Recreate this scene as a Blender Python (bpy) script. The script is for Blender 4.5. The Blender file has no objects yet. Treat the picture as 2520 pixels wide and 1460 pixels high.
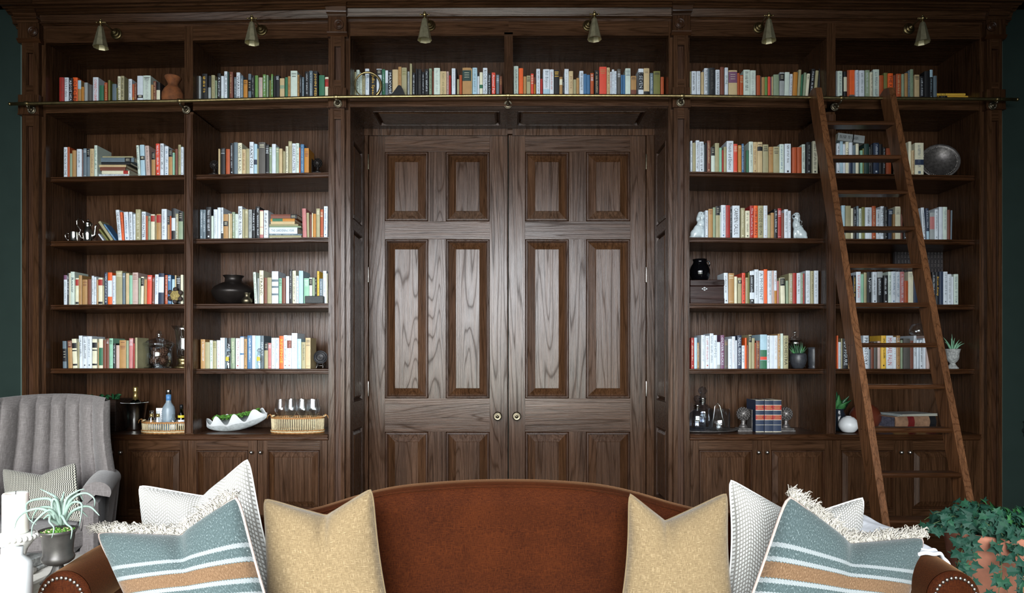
import bpy, math, random
from mathutils import Vector, Matrix
R = math.radians
sc = bpy.context.scene
COL = sc.collection
# ---------------------------------------------------------------- camera
F = 1631.0                       # focal length in pixels of the 2520 px wide frame
CX, CY, CD, CZ = 1252.0, 880.0, 4.35, 1.40
cam_d = bpy.data.cameras.new('camera'); cam = bpy.data.objects.new('camera', cam_d); COL.objects.link(cam)
cam.location = (0, -CD, CZ); cam.rotation_euler = (R(90), 0, 0)
cam_d.sensor_width = 36; cam_d.lens = 36 * F / 2520
cam_d.shift_x = (1260 - CX) / 2520; cam_d.shift_y = (CY - 730) / 2520
cam_d.clip_start = 0.05; cam_d.clip_end = 60
sc.camera = cam
# ---------------------------------------------------------------- world, exposure
w = bpy.data.worlds.new('world'); sc.world = w; w.use_nodes = True
w.node_tree.nodes['Background'].inputs[0].default_value = (0.55, 0.66, 0.8, 1)
w.node_tree.nodes['Background'].inputs[1].default_value = 0.6
sc.view_settings.view_transform = 'Standard'; sc.view_settings.look = 'None'
sc.view_settings.gamma = 1; sc.view_settings.use_curve_mapping = False
sc.view_settings.exposure = -0.24
sc.cycles.transparent_max_bounces = 40
# ---------------------------------------------------------------- daylight coming in through the windows behind the camera
WINDOWS = [  # x0, x1, z0, z1, watts
    (-1.2, 1.1, 0.3, 3.2, 135), (-2.9, -1.5, 0.3, 3.2, 97), (1.4, 2.6, 0.3, 3.2, 30)]
REAR = -5.6
for x0, x1, z0, z1, e in WINDOWS:
    zm = 1.25                    # sky above, the dimmer garden below
    for a, b, k, cl in ((zm, z1, 1.0, (0.93, 0.965, 1.0)), (z0, zm, .24, (0.95, 1.0, 0.9))):
        L = bpy.data.lights.new('window_daylight', 'AREA'); L.shape = 'RECTANGLE'; L.size = x1 - x0; L.size_y = b - a
        L.energy = e * k; L.color = cl
        o = bpy.data.objects.new('window_daylight', L); COL.objects.link(o)
        L.spread = R(84)            # deep reveals and a high sky: little of the light goes sideways or up
        o.location = ((x0 + x1) / 2, REAR - 0.3, (a + b) / 2 + (.25 if b == z1 else 0)); o.rotation_euler = (R(69 if b == z1 else 88), 0, 0)
L = bpy.data.lights.new('window_daylight', 'AREA'); L.shape = 'RECTANGLE'; L.size = 1.7; L.size_y = 2.5
L.energy = 42; L.color = (0.95, 0.975, 1.0)
o = bpy.data.objects.new('window_daylight', L); COL.objects.link(o)
o.location = (-3.62, -3.6, 1.6); o.rotation_euler = (R(90), 0, R(-90))
# ---------------------------------------------------------------- pixel -> world helpers
def hx(px, Y=0.0): return (px - CX) * (CD + Y) / F
def hz(py, Y=0.0): return CZ + (CY - py) * (CD + Y) / F
def P(px, py, Y=0.0): return Vector((hx(px, Y), Y, hz(py, Y)))
def lin(h):
    c = [int(h[i:i+2], 16) / 255 for i in (0, 2, 4)]
    return tuple((v / 12.92 if v <= .04045 else ((v + .055) / 1.055) ** 2.4) for v in c) + (1,)
# ---------------------------------------------------------------- mesh builder
class MB:
    def __init__(s): s.v = []; s.f = []; s.m = []; s.mats = []; s.uv = {}; s.smooth = []; s.M = None
    def mi(s, mat):
        if mat not in s.mats: s.mats.append(mat)
        return s.mats.index(mat)
    def add(s, verts, faces, mat, smooth=False, uv=None, M=None):
        n = len(s.v); M = M or s.M
        if M is not None: verts = [M @ Vector(p) for p in verts]
        s.v += [tuple(p) for p in verts]; k = s.mi(mat)
        for i, f in enumerate(faces):
            if uv is not None: s.uv[len(s.f)] = [uv[j] for j in f]
            s.f.append(tuple(n + j for j in f)); s.m.append(k); s.smooth.append(smooth)
    def box(s, x0, x1, y0, y1, z0, z1, mat, M=None, bv=0):
        if x1 < x0: x0, x1 = x1, x0
        if y1 < y0: y0, y1 = y1, y0
        if z1 < z0: z0, z1 = z1, z0
        if bv <= 0:
            v = [(x, y, z) for z in (z0, z1) for y in (y0, y1) for x in (x0, x1)]
            s.add(v, [(0,2,3,1),(4,5,7,6),(0,1,5,4),(2,6,7,3),(0,4,6,2),(1,3,7,5)], mat, M=M); return
        b = min(bv, (x1-x0)*.45, (y1-y0)*.45, (z1-z0)*.45)
        v = []; 
        for z in (0, 1):
            for y in (0, 1):
                for x in (0, 1):
                    X = (x0, x1)[x]; Y = (y0, y1)[y]; Z = (z0, z1)[z]
                    sx = b if x == 0 else -b; sy = b if y == 0 else -b; sz = b if z == 0 else -b
                    v += [(X, Y+sy, Z+sz), (X+sx, Y, Z+sz), (X+sx, Y+sy, Z)]
        q = lambda x, y, z, a: (z*4 + y*2 + x)*3 + a
        fs = []
        for t in (0, 1):
            fs += [(q(t,0,0,0), q(t,1,0,0), q(t,1,1,0), q(t,0,1,0)), (q(0,t,0,1), q(1,t,0,1), q(1,t,1,1), q(0,t,1,1)), (q(0,0,t,2), q(1,0,t,2), q(1,1,t,2), q(0,1,t,2))]
            for u in (0, 1):
                fs += [(q(0,t,u,1), q(1,t,u,1), q(1,t,u,2), q(0,t,u,2)), (q(t,0,u,0), q(t,1,u,0), q(t,1,u,2), q(t,0,u,2)), (q(t,u,0,0), q(t,u,1,0), q(t,u,1,1), q(t,u,0,1))]
                for w_ in (0, 1): fs.append((q(t,u,w_,0), q(t,u,w_,1), q(t,u,w_,2)))
        s.add(v, fs, mat, M=M)
    def prism(s, prof, x0, x1, mat, dz=0.0, caps=True, M=None, smooth=False):
        """profile of (y, z) points run along x; dz lifts the x1 end"""
        n = len(prof); v = [(x0, y, z) for y, z in prof] + [(x1, y, z + dz) for y, z in prof]
        fs = [(i, (i+1) % n, n + (i+1) % n, n + i) for i in range(n)]
        if caps: fs += [tuple(range(n))[::-1], tuple(range(n, 2*n))]
        s.add(v, fs, mat, smooth, M=M)
    def lathe(s, prof, c, mat, seg=24, axis='z', smooth=True, M=None, sx=1, sy=1, a0=0, a1=360, flute=0, flute_n=0, caps=True):
        """profile of (r, h)"""
        v = []; full = abs(a1 - a0) >= 360; ns = seg if full else seg + 1
        for r, h in prof:
            for i in range(ns):
                a = R(a0 + (a1 - a0) * i / seg); rr = r * (1 + flute * math.cos(a * flute_n))
                p = (rr * math.cos(a) * sx, rr * math.sin(a) * sy, h)
                if axis == 'y': p = (p[0], p[2], p[1])
                if axis == 'x': p = (p[2], p[0], p[1])
                v.append((p[0] + c[0], p[1] + c[1], p[2] + c[2]))
        fs = []
        for k in range(len(prof) - 1):
            for i in range(seg):
                j = (i + 1) % ns
                fs.append((k*ns + i, k*ns + j, (k+1)*ns + j, (k+1)*ns + i))
        if full and caps:
            if prof[0][0] > 1e-5: fs.append(tuple(range(ns))[::-1])
            if prof[-1][0] > 1e-5: fs.append(tuple(range((len(prof)-1)*ns, len(prof)*ns)))
        s.add(v, fs, mat, smooth, M=M)
    def tube(s, pts, r, mat, seg=8, closed=False, smooth=True, M=None):
        pts = [Vector(p) for p in pts]; n = len(pts); rr = r if isinstance(r, (list, tuple)) else [r] * n
        v = []; prev = None
        for i, p in enumerate(pts):
            a = pts[(i-1) % n] if (closed or i) else p; b = pts[(i+1) % n] if (closed or i < n-1) else p
            t = (b - a)
            t = t.normalized() if t.length > 1e-9 else Vector((0, 0, 1))
            if prev is None: nrm = t.orthogonal().normalized()
            else:
                nrm = prev - t * prev.dot(t)
                nrm = nrm.normalized() if nrm.length > 1e-6 else t.orthogonal().normalized()
            prev = nrm; bn = t.cross(nrm)
            for k in range(seg):
                a_ = 2*math.pi*k/seg; v.append(p + (nrm*math.cos(a_) + bn*math.sin(a_)) * rr[i])
        fs = []
        for i in range(n if closed else n-1):
            i2 = (i+1) % n
            for k in range(seg): fs.append((i*seg+k, i*seg+(k+1) % seg, i2*seg+(k+1) % seg, i2*seg+k))
        if not closed: fs += [tuple(range(seg))[::-1], tuple(range((n-1)*seg, n*seg))]
        s.add(v, fs, mat, smooth, M=M)
    def ball(s, c, r, mat, seg=12, rings=8, M=None, sc_=(1,1,1)):
        prof = [(r*math.sin(math.pi*i/rings), -r*math.cos(math.pi*i/rings)) for i in range(rings+1)]
        m2 = Matrix.Translation(Vector(c)) @ Matrix.Diagonal((*sc_, 1))
        if M is not None: m2 = M @ m2
        s.lathe(prof, (0,0,0), mat, seg=seg, M=m2)
    def grid(s, fn, nu, nv, mat, smooth=True, uvf=None, flip=False, M=None):
        v = []; uv = []
        for j in range(nv+1):
            for i in range(nu+1):
                u_, v_ = i/nu, j/nv; v.append(fn(u_, v_)); uv.append((u_, v_) if uvf is None else uvf(u_, v_))
        fs = []
        for j in range(nv):
            for i in range(nu):
                a = j*(nu+1)+i; q = (a, a+1, a+nu+2, a+nu+1); fs.append(q[::-1] if flip else q)
        s.add(v, fs, mat, smooth, uv, M=M)
    def mesh(s, name, org=(0,0,0)):
        me = bpy.data.meshes.new(name); o = Vector(org)
        me.from_pydata([(p[0]-o.x, p[1]-o.y, p[2]-o.z) for p in s.v], [], s.f)
        for m_ in s.mats: me.materials.append(m_)
        me.polygons.foreach_set('material_index', s.m); me.polygons.foreach_set('use_smooth', s.smooth)
        if s.uv:
            ul = me.uv_layers.new(name='uv').data
            for p in me.polygons:
                q = s.uv.get(p.index)
                if q:
                    for k, li in enumerate(p.loop_indices): ul[li].uv = q[k]
        me.update(); return me
    def build(s, name, parent=None, label=None, kind=None, cat=None, group=None, org=None):
        """links the mesh: a part of PARENT (world coordinates in, local out), or a thing of its own"""
        if parent is not None: org_ = WL[parent.name]
        else: org_ = Vector(org) if org is not None else Vector((0, 0, 0))
        o = bpy.data.objects.new(name, s.mesh(name, org_)); COL.objects.link(o)
        if parent is not None: o.parent = parent
        else: o.location = org_
        WL[o.name] = org_
        if label: o['label'] = label
        if kind: o['kind'] = kind
        if cat: o['category'] = cat
        if group: o['group'] = group
        return o
WL = {}
def thing(name, label, cat, loc=(0, 0, 0), group=None):
    o = bpy.data.objects.new(name, None); COL.objects.link(o); o.empty_display_size = .05
    o.location = loc; o['label'] = label; o['category'] = cat; WL[o.name] = Vector(loc)
    if group: o['group'] = group
    return o
def part(mb, name, parent, label=None): return mb.build(name, parent, label)
def dup(root, loc, label=None):
    c = root.copy(); COL.objects.link(c); c.location = loc; WL[c.name] = Vector(loc)
    if label: c['label'] = label
    for ch in list(root.children):
        d = ch.copy(); COL.objects.link(d); d.parent = c
        for g in list(ch.children):
            e = g.copy(); COL.objects.link(e); e.parent = d
    return c
# ---------------------------------------------------------------- materials
def newmat(name):
    m = bpy.data.materials.new(name); m.use_nodes = True
    nt = m.node_tree; return m, nt, nt.nodes['Principled BSDF']
def N(nt, t, **kw):
    n = nt.nodes.new(t)
    for k, v in kw.items():
        if k.startswith('_'): n.inputs[int(k[1:])].default_value = v
        else: setattr(n, k, v)
    return n
def mth(nt, op, a, b=None, c=None):
    n = nt.nodes.new('ShaderNodeMath'); n.operation = op
    for i, x in enumerate((a, b, c)):
        if x is None: continue
        if isinstance(x, (int, float)): n.inputs[i].default_value = x
        else: nt.links.new(x, n.inputs[i])
    return n.outputs[0]
def mixc(nt, f, a, b, mode='MIX'):
    n = nt.nodes.new('ShaderNodeMix'); n.data_type = 'RGBA'; n.blend_type = mode
    for i, x in ((0, f), (6, a), (7, b)):
        if isinstance(x, (int, float)): n.inputs[i].default_value = x
        elif isinstance(x, tuple): n.inputs[i].default_value = x
        else: nt.links.new(x, n.inputs[i])
    return n.outputs[2]
def coords(nt, scale=(1,1,1), kind='Object', rnd=True):
    tc = nt.nodes.new('ShaderNodeTexCoord'); mp = nt.nodes.new('ShaderNodeMapping'); mp.inputs['Scale'].default_value = scale
    src = tc.outputs[kind]
    if rnd:
        oi = nt.nodes.new('ShaderNodeObjectInfo'); vm = nt.nodes.new('ShaderNodeVectorMath'); vm.operation = 'ADD'
        cx = nt.nodes.new('ShaderNodeCombineXYZ')
        k = mth(nt, 'MULTIPLY', oi.outputs['Random'], 23.7)
        for i in range(3): nt.links.new(k, cx.inputs[i])
        nt.links.new(src, vm.inputs[0]); nt.links.new(cx.outputs[0], vm.inputs[1]); src = vm.outputs[0]
    nt.links.new(src, mp.inputs[0]); return mp.outputs[0]
def noise(nt, vec, scale, detail=3, rough=.5, dist=0):
    n = nt.nodes.new('ShaderNodeTexNoise'); n.inputs['Scale'].default_value = scale; n.inputs['Detail'].default_value = detail
    n.inputs['Roughness'].default_value = rough; n.inputs['Distortion'].default_value = dist
    nt.links.new(vec, n.inputs['Vector']); return n.outputs[0]
def bump(nt, b, h, strength=.3, dist=.002):
    n = nt.nodes.new('ShaderNodeBump'); n.inputs['Strength'].default_value = strength; n.inputs['Distance'].default_value = dist
    nt.links.new(h, n.inputs['Height']); nt.links.new(n.outputs[0], b.inputs['Normal'])
def ramp(nt, fac, stops):
    n = nt.nodes.new('ShaderNodeValToRGB'); cr = n.color_ramp
    while len(cr.elements) < len(stops): cr.elements.new(.5)
    for e, (p, c) in zip(cr.elements, stops): e.position = p; e.color = c
    nt.links.new(fac, n.inputs[0]); return n.outputs[0]
def wood(name, horiz=False, tint=(1, 1, 1), rough=.27, light=1.0):
    m, nt, b = newmat(name); S = lambda a, l: (l, a, a) if horiz else (a, a, l)
    fine = noise(nt, coords(nt, S(70, 2.2)), 1, 4, .72)
    pores = noise(nt, coords(nt, S(230, 7)), 1, 2, .6)
    big = noise(nt, coords(nt, S(4.6, .26)), 1, 2, .45, .35)
    ring = mth(nt, 'FRACT', mth(nt, 'MULTIPLY', big, 30.0))
    tone = noise(nt, coords(nt, S(5, .7)), 1, 1)
    rr = ramp(nt, ring, [(0, (.2,.2,.2,1)), (.14, (.85,.85,.85,1)), (.55, (1,1,1,1)), (.9, (.8,.8,.8,1)), (1, (.2,.2,.2,1))])
    k = light
    base = ramp(nt, tone, [(.25, (.044*k*tint[0], .0190*k*tint[1], .0082*k*tint[2], 1)), (.75, (.074*k*tint[0], .0330*k*tint[1], .0145*k*tint[2], 1))])
    c = mixc(nt, .55, base, rr, 'MULTIPLY')
    fr = ramp(nt, fine, [(.35, (.55,.55,.55,1)), (.65, (1.25,1.25,1.25,1))]); c = mixc(nt, .8, c, fr, 'MULTIPLY')
    pr = ramp(nt, pores, [(.36, (.35,.35,.35,1)), (.46, (1,1,1,1))]); c = mixc(nt, .6, c, pr, 'MULTIPLY')
    nt.links.new(c, b.inputs['Base Color']); 
    nt.links.new(mth(nt, 'MULTIPLY_ADD', fine, .18, rough - .09), b.inputs['Roughness'])
    sp_ = N(nt, 'ShaderNodeSeparateColor'); nt.links.new(mixc(nt, .5, rr, pr, 'MULTIPLY'), sp_.inputs[0]); nt.links.new(mth(nt, 'MULTIPLY_ADD', sp_.outputs[0], .30, .06), b.inputs['Specular IOR Level'])
    bump(nt, b, mth(nt, 'ADD', pores, mth(nt, 'MULTIPLY', fine, .6)), .35, .0012)
    return m
WV = wood('oak_upright'); WH = wood('oak_level', True)
WD = wood('oak_dark', False, (1.1, .95, .8), .42, .8)       # mouldings, stained deeper
WDH = wood('oak_dark_level', True, (1.1, .95, .8), .30, .8)
WL_V = wood('ladder_oak', False, (1.1, 1.02, .9), .42, 2.3); WL_H = wood('ladder_oak_level', True, (1.1, .95, .8), .36, 1.0)
def plain(name, col, rough=.5, var=.15, scale=40, metal=0, bmp=0, spec=.5, **kw):
    m, nt, b = newmat(name)
    col = lin(col) if isinstance(col, str) else col
    nz = noise(nt, coords(nt, (1,1,1)), scale, 3)
    f = ramp(nt, nz, [(.3, (1-var,)*3+(1,)), (.7, (1+var,)*3+(1,))])
    nt.links.new(mixc(nt, 1.0, col, f, 'MULTIPLY'), b.inputs['Base Color'])
    b.inputs['Roughness'].default_value = rough; b.inputs['Metallic'].default_value = metal; b.inputs['Specular IOR Level'].default_value = spec
    if bmp: bump(nt, b, nz, bmp, .003)
    for k, v in kw.items(): b.inputs[k.replace('_', ' ')].default_value = v
    return m
def fabric(name, col, col2, sx=500, sy=500, rough=.85, sheen=.3, bmp=.4, fleck=.35, kind='Object'):
    m, nt, b = newmat(name)
    a = noise(nt, coords(nt, (sx, sx*.08, sy*.05), kind, False), 1, 2, .6); c = noise(nt, coords(nt, (sx*.05, sx*.08, sy), kind, False), 1, 2, .6)
    f = mth(nt, 'MAXIMUM', a, c)
    nt.links.new(ramp(nt, f, [(.5, lin(col)), (.5 + fleck, lin(col2))]), b.inputs['Base Color'])
    b.inputs['Roughness'].default_value = rough; b.inputs['Sheen Weight'].default_value = sheen; b.inputs['Sheen Roughness'].default_value = .4
    bump(nt, b, f, bmp, .0015); return m
def thin_glass(name, tint=(.93, .95, .95, 1), rough=.02, refl=2.0):
    m = bpy.data.materials.new(name); m.use_nodes = True; nt = m.node_tree; nt.nodes.remove(nt.nodes['Principled BSDF']); out = nt.nodes['Material Output']
    t = N(nt, 'ShaderNodeBsdfTransparent', _0=tint); g = N(nt, 'ShaderNodeBsdfGlossy'); g.inputs['Roughness'].default_value = rough; g.inputs['Color'].default_value = (.95, .97, 1, 1)
    fr = N(nt, 'ShaderNodeLayerWeight'); fr.inputs['Blend'].default_value = .5; mx = N(nt, 'ShaderNodeMixShader')
    nt.links.new(mth(nt, 'MINIMUM', mth(nt, 'MULTIPLY_ADD', mth(nt, 'POWER', fr.outputs['Facing'], 3.0), .45*refl, .045*refl), 1.0), mx.inputs[0]); nt.links.new(t.outputs[0], mx.inputs[1]); nt.links.new(g.outputs[0], mx.inputs[2]); nt.links.new(mx.outputs[0], out.inputs[0]); return m
def glass(name, tint=(1,1,1,1), rough=0.0, ior=1.45):
    m, nt, b = newmat(name); b.inputs['Base Color'].default_value = tint; b.inputs['Roughness'].default_value = rough
    b.inputs['Transmission Weight'].default_value = 1; b.inputs['IOR'].default_value = ior; return m
BRASS = plain('aged_brass', (.33, .255, .12, 1), .36, .25, 60, 1)
BRASSD = plain('dull_brass', (.17, .145, .10, 1), .42, .3, 60, 1)
STEEL = plain('nickel', (.55, .52, .48, 1), .28, .1, 60, 1)
SILVER = plain('silver', (.72, .70, .66, 1), .16, .08, 30, 1)
IRON = plain('black_iron', '1B1B1E', .42, .3, 80, .4, .2)
GLASS = thin_glass('clear_glass'); 
GREEN = plain('wall_green', '25322E', .9, .06, 8, spec=.15)
GREENL = plain('wall_green_edge', '4A5D58', .5, .06, 8)
# ---------------------------------------------------------------- room shell
def struct(mb, name): return mb.build(name, kind='structure')
XW = 3.42
m, nt, b = newmat('dark_floorboards')
fl = m; c_ = coords(nt, (1, 1, 1), 'Object', False)
br = nt.nodes.new('ShaderNodeTexBrick'); br.inputs['Scale'].default_value = 1; br.inputs['Brick Width'].default_value = 1.6; br.inputs['Row Height'].default_value = .14
br.inputs['Mortar Size'].default_value = .003; br.inputs['Color1'].default_value = (.03,.018,.011,1); br.inputs['Color2'].default_value = (.05,.03,.018,1); br.inputs['Mortar'].default_value = (.008,.005,.004,1)
nt.links.new(c_, br.inputs[0]); nt.links.new(br.outputs[0], b.inputs['Base Color']); b.inputs['Roughness'].default_value = .4
q = MB(); q.box(-XW-.1, XW+.1, REAR-.1, .6, -.1, 0, fl); struct(q, 'floor')
q = MB(); q.box(-XW-.1, XW+.1, REAR-.1, .6, 4.6, 4.7, plain('ceiling_paint', '6E6C66', .8, .03)); struct(q, 'ceiling')
q = MB(); q.box(-XW-.1, XW+.1, .5, .6, 0, 4.6, GREEN); struct(q, 'wall_back')
q = MB(); q.box(XW, XW+.1, REAR, .5, 0, 4.6, GREEN); struct(q, 'wall_right')
q = MB()   # left wall with the window that lights the table
for a in ((REAR, -4.5, 0, 4.6), (-2.7, .5, 0, 4.6), (-4.5, -2.7, 0, .3), (-4.5, -2.7, 2.9, 4.6)): q.box(-XW-.1, -XW, a[0], a[1], a[2], a[3], GREEN)
struct(q, 'wall_left')
q = MB()
xs = [-XW] + [v for wdw in sorted(WINDOWS) for v in wdw[:2]] + [XW]
WALLP = plain('rear_wall_paint', '3A423E', .7, .04, 6)
for i in range(0, len(xs), 2): q.box(xs[i], xs[i+1], REAR-.1, REAR, 0, 4.6, WALLP)
for wdw in WINDOWS:
    q.box(wdw[0], wdw[1], REAR-.1, REAR, 0, wdw[2], WALLP); q.box(wdw[0], wdw[1], REAR-.1, REAR, wdw[3], 4.6, WALLP)
struct(q, 'wall_front')
WHITEP = plain('window_paint', 'D8D5CC', .5, .03)
def win_frame(M, w_, h_):
    q = MB(); q.M = M; t = .05
    q.box(-w_/2, -w_/2+t, -.04, .04, 0, h_, WHITEP); q.box(w_/2-t, w_/2, -.04, .04, 0, h_, WHITEP)
    q.box(-w_/2+t, w_/2-t, -.04, .04, 0, t, WHITEP); q.box(-w_/2+t, w_/2-t, -.04, .04, h_-t, h_, WHITEP)
    q.box(-w_/2+t, w_/2-t, -.02, .02, h_/2-.02, h_/2+.02, WHITEP); q.box(-.012, .012, -.02, .02, t, h_/2-.02, WHITEP); q.box(-.012, .012, -.02, .02, h_/2+.02, h_-t, WHITEP)
    return q
for i, wdw in enumerate(WINDOWS):
    struct(win_frame(Matrix.Translation(((wdw[0]+wdw[1])/2, REAR-.05, wdw[2])), wdw[1]-wdw[0], wdw[3]-wdw[2]), 'window_%d' % (i+1))
struct(win_frame(Matrix.Translation((-XW-.05, -3.6, .3)) @ Matrix.Rotation(R(90), 4, 'Z'), 1.8, 2.6), 'window_4')
# dado rail on the right and left walls, and the narrow painted piers beside the bookcase
for s_, nm in ((1, 'trim_1'), (-1, 'trim_2')):
    q = MB(); prof = [(0, .845), (-.012, .85), (-.012, .87), (-.02, .88), (-.02, .90), (-.03, .91), (-.03, .925), (-.018, .935), (-.018, .965), (-.026, .975), (0, .99)]
    M = Matrix(((0, s_, 0, s_*XW), (1, 0, 0, 0), (0, 0, 1, 0), (0, 0, 0, 1)))
    y1 = .1 if s_ > 0 else .1
    q.prism([(a, z) for a, z in prof], REAR+.02, y1, GREEN, M=M); struct(q, nm)
for s_, nm, pa, pb in ((-1, 'trim_3', 53, 62), (1, 'trim_4', 2456, 2465)):
    q = MB(); xa = hx(pa, .02); xb = hx(pb, .02)
    if s_ < 0: xa = -XW
    else: xb = XW
    q.box(xa, xb, .03, .5, 0, 4.15, GREEN); q.box(hx(pa, .02), hx(pb, .02), .012, .03, 0, 4.15, GREENL)
    zz = .90; q.box(hx(pa, .0)-.004, hx(pb, .0)+.004, -.004, .012, zz-.03, zz+.05, GREEN, bv=.004)
    struct(q, nm)
for s_, nm in ((-1, 'baseboard_left'), (1, 'baseboard_right')):
    q = MB(); q.box(s_*XW, s_*(XW-.02), REAR+.02, 0, 0, .25, GREEN); struct(q, nm)
# ================================================================ built-in joinery
YB = .42                         # the back panels stand this far behind the front frame
BAYS = {  # px of the opening at the front frame
 'c1': (113, 454), 'c2': (475, 808), 'cL': (862, 1241), 'cR': (1262, 1645), 'c3': (1697, 2034), 'c4': (2056, 2410)}
ROWS = {  # px heights of the shelf tops at the left and right end of each bay
 'c1': [(252, 246), (436, 430), (594, 589), (750.5, 748), (907, 907)], 'c2': [(245, 239), (430, 424), (588, 583.5), (748, 746.5), (908, 908)],
 'cL': [(234, 232)], 'cR': [(232, 232)],
 'c3': [(234, 237), (422, 427), (584, 587), (746.5, 748), (908, 908)], 'c4': [(239, 243), (426, 432), (587.5, 590), (748, 750), (908, 908.5)]}
FASC = {'c1': (279.5, 272.5), 'c2': (272, 266), 'cL': (264, 262), 'cR': (262, 261.5), 'c3': (263, 267), 'c4': (268, 271)}
OPEN = {'c1': (107, 101), 'c2': (100, 93), 'cL': (89.5, 88), 'cR': (88, 88), 'c3': (89, 93), 'c4': (94, 97)}
YS = .05
def shelf_z(bay, row, px):
    a, b = BAYS[bay]; l, r = ROWS[bay][row]; Y = 0 if row == 0 else YS
    return hz(l + (r - l) * (px - a) / (b - a), Y)
SH = [(0,0), (-.004,-.003), (-.004,-.009), (-.010,-.012), (.0,-.0145), (.0,-.023), (-.006,-.026), (-.006,-.031), (.004,-.035)]
def build_case(name, label, bays, div_px, side_in, side_out):
    root = thing(name, label, 'bookcase', (hx((BAYS[bays[0]][0]+BAYS[bays[1]][1])/2), .2, .9))
    zc = .896
    for b in bays:
        a, c = BAYS[b]; xa, xc = hx(a), hx(c)
        q = MB(); n = 4; xl = xa - (.03 if b in ('c2', 'c4') else 0); xr = xc + (.03 if b in ('c1', 'c3') else 0)
        for i in range(n):     # boarded back
            w_ = (xr - xl) / n
            q.box(xl + i*w_ + .001, xl + (i+1)*w_ - .001, YB, YB+.02, .897, 3.68, WV)
        part(q, 'back_panel', root)
        for k, (l, r) in enumerate(ROWS[b]):
            q = MB()
            if k == 0:
                z0, z1 = hz(l), hz(r); f0, f1 = FASC[b]
                q.prism([(.0, z0), (YB, z0), (YB, z0-.03), (.02, z0-.03), (.02, hz(f0)), (0, hz(f0))], xa, xc, WH, dz=z1-z0)
                q.prism([(.02, hz(f0)-.0), (.02, hz(f0)+.02), (YB, hz(f0)+.02), (YB, hz(f0))], xa, xc, WH, dz=hz(f1)-hz(f0))
                q.prism([(-.006, hz(f0)), (-.006, hz(f0)+.008), (0, hz(f0)+.012), (0, hz(f0))], xa+.012, xc-.012, WH, dz=hz(f1)-hz(f0))
                part(q, 'rail_shelf', root)
            else:
                z0, z1 = hz(l, YS), hz(r, YS)
                q.prism([(YS+y, z0+z) for y, z in SH] + [(YB, z0-.035), (YB, z0)], xa, xc, WDH, dz=z1-z0)
                part(q, 'shelf', root)
        # top rail above the highest opening
        q = MB(); o0, o1 = OPEN[b]; z0, z1 = hz(o0), hz(o1)
        q.prism([(0, z0), (0, z0+.2), (.03, z0+.2), (.03, z0)], xa, xc, WH, dz=z1-z0)
        q.prism([(-.005, z0-.001), (-.005, z0+.006), (0, z0+.01), (0, z0-.001)], xa, xc, WH, dz=z1-z0)
        q.prism([(.03, z0+.012), (.03, z0+.03), (YB, z0+.03), (YB, z0+.012)], xa, xc, WH, dz=z1-z0)
        part(q, 'top_rail', root)
    # divider between the two bays, narrower on the face below the brass rail
    a, c = div_px; q = MB()
    q.box(hx(a), hx(c), .006, YB, zc, hz(275), WV); q.box(hx(a), hx(c), 0.0, YB, hz(250), 3.62, WV)
    for e in (a+1.2, c-1.2): q.box(hx(e)-.0035, hx(e)+.0035, -.004, .006, zc+.005, hz(281), WD, bv=.002)
    q.box(hx(a)+.012, hx(c)-.012, 0, .006, zc+.005, hz(281), WD, bv=.002)
    part(q, 'divider', root)
    # outer and inner side boards
    q = MB(); q.box(hx(side_out), hx(side_out) + (.03 if side_out > 1252 else -.03), .061, YB, .897, 3.68, WV); part(q, 'side_panel', root)
    q = MB(); q.box(hx(side_in), hx(side_in) + (-.02 if side_in > 1252 else .02), .061, YB, .897, 3.68, WV); part(q, 'side_panel', root)
    return root
case_l = build_case('bookcase', 'dark oak built-in bookcase left of the double door, two bays wide', ('c1', 'c2'), (454, 475), 808, 113)
case_r = build_case('bookcase', 'dark oak built-in bookcase right of the double door, behind the ladder', ('c3', 'c4'), (2034, 2056), 1697, 2410)
# the shelf that bridges over the doors
root = thing('overdoor_bookshelf', 'dark oak book shelf bridging high above the double door', 'bookshelf', (0, .2, 3.05))
for b in ('cL', 'cR'):
    a, c = BAYS[b]; xa, xc = hx(a), hx(c)
    q = MB(); q.box(xa, xc + (.02 if b == 'cL' else 0) , YB, YB+.02, 3.0, 3.68, WV); part(q, 'back_panel', root)
    l, r = ROWS[b][0]; z0, z1 = hz(l), hz(r); f0, f1 = FASC[b]; q = MB(); x2 = hx(1251.5)
    xe, xs_ = (xc, xa) if b == 'cR' else (x2, xa)
    if b == 'cR': xs_ = x2
    q.prism([(.0, z0), (YB, z0), (YB, z0-.03), (.02, z0-.03), (.02, hz(f0)), (0, hz(f0))], xs_, xe, WH, dz=z1-z0)
    q.prism([(-.006, hz(f0)), (-.006, hz(f0)+.012), (0, hz(f0)+.016), (0, hz(f0))], xs_, xe, WH, dz=hz(f1)-hz(f0))
    part(q, 'rail_shelf', root)
    o0, o1 = OPEN[b]; z0, z1 = hz(o0), hz(o1); q = MB()
    q.prism([(0, z0), (0, z0+.2), (.03, z0+.2), (.03, z0)], xs_, xe, WH, dz=z1-z0)
    q.prism([(-.005, z0-.001), (-.005, z0+.006), (0, z0+.01), (0, z0-.001)], xs_, xe, WH, dz=z1-z0)
    q.prism([(.03, z0+.012), (.03, z0+.03), (YB, z0+.03), (YB, z0+.012)], xs_, xe, WH, dz=z1-z0)
    part(q, 'top_rail', root)
q = MB(); q.box(hx(1241), hx(1262), .0, YB, hz(232), 3.535, WV); part(q, 'divider', root)
for px, s_ in ((862, 1), (1645, -1)):
    q = MB(); q.box(hx(px) - s_*.02, hx(px), .061, YB, 3.06, 3.68, WV); part(q, 'side_panel', root)
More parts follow.
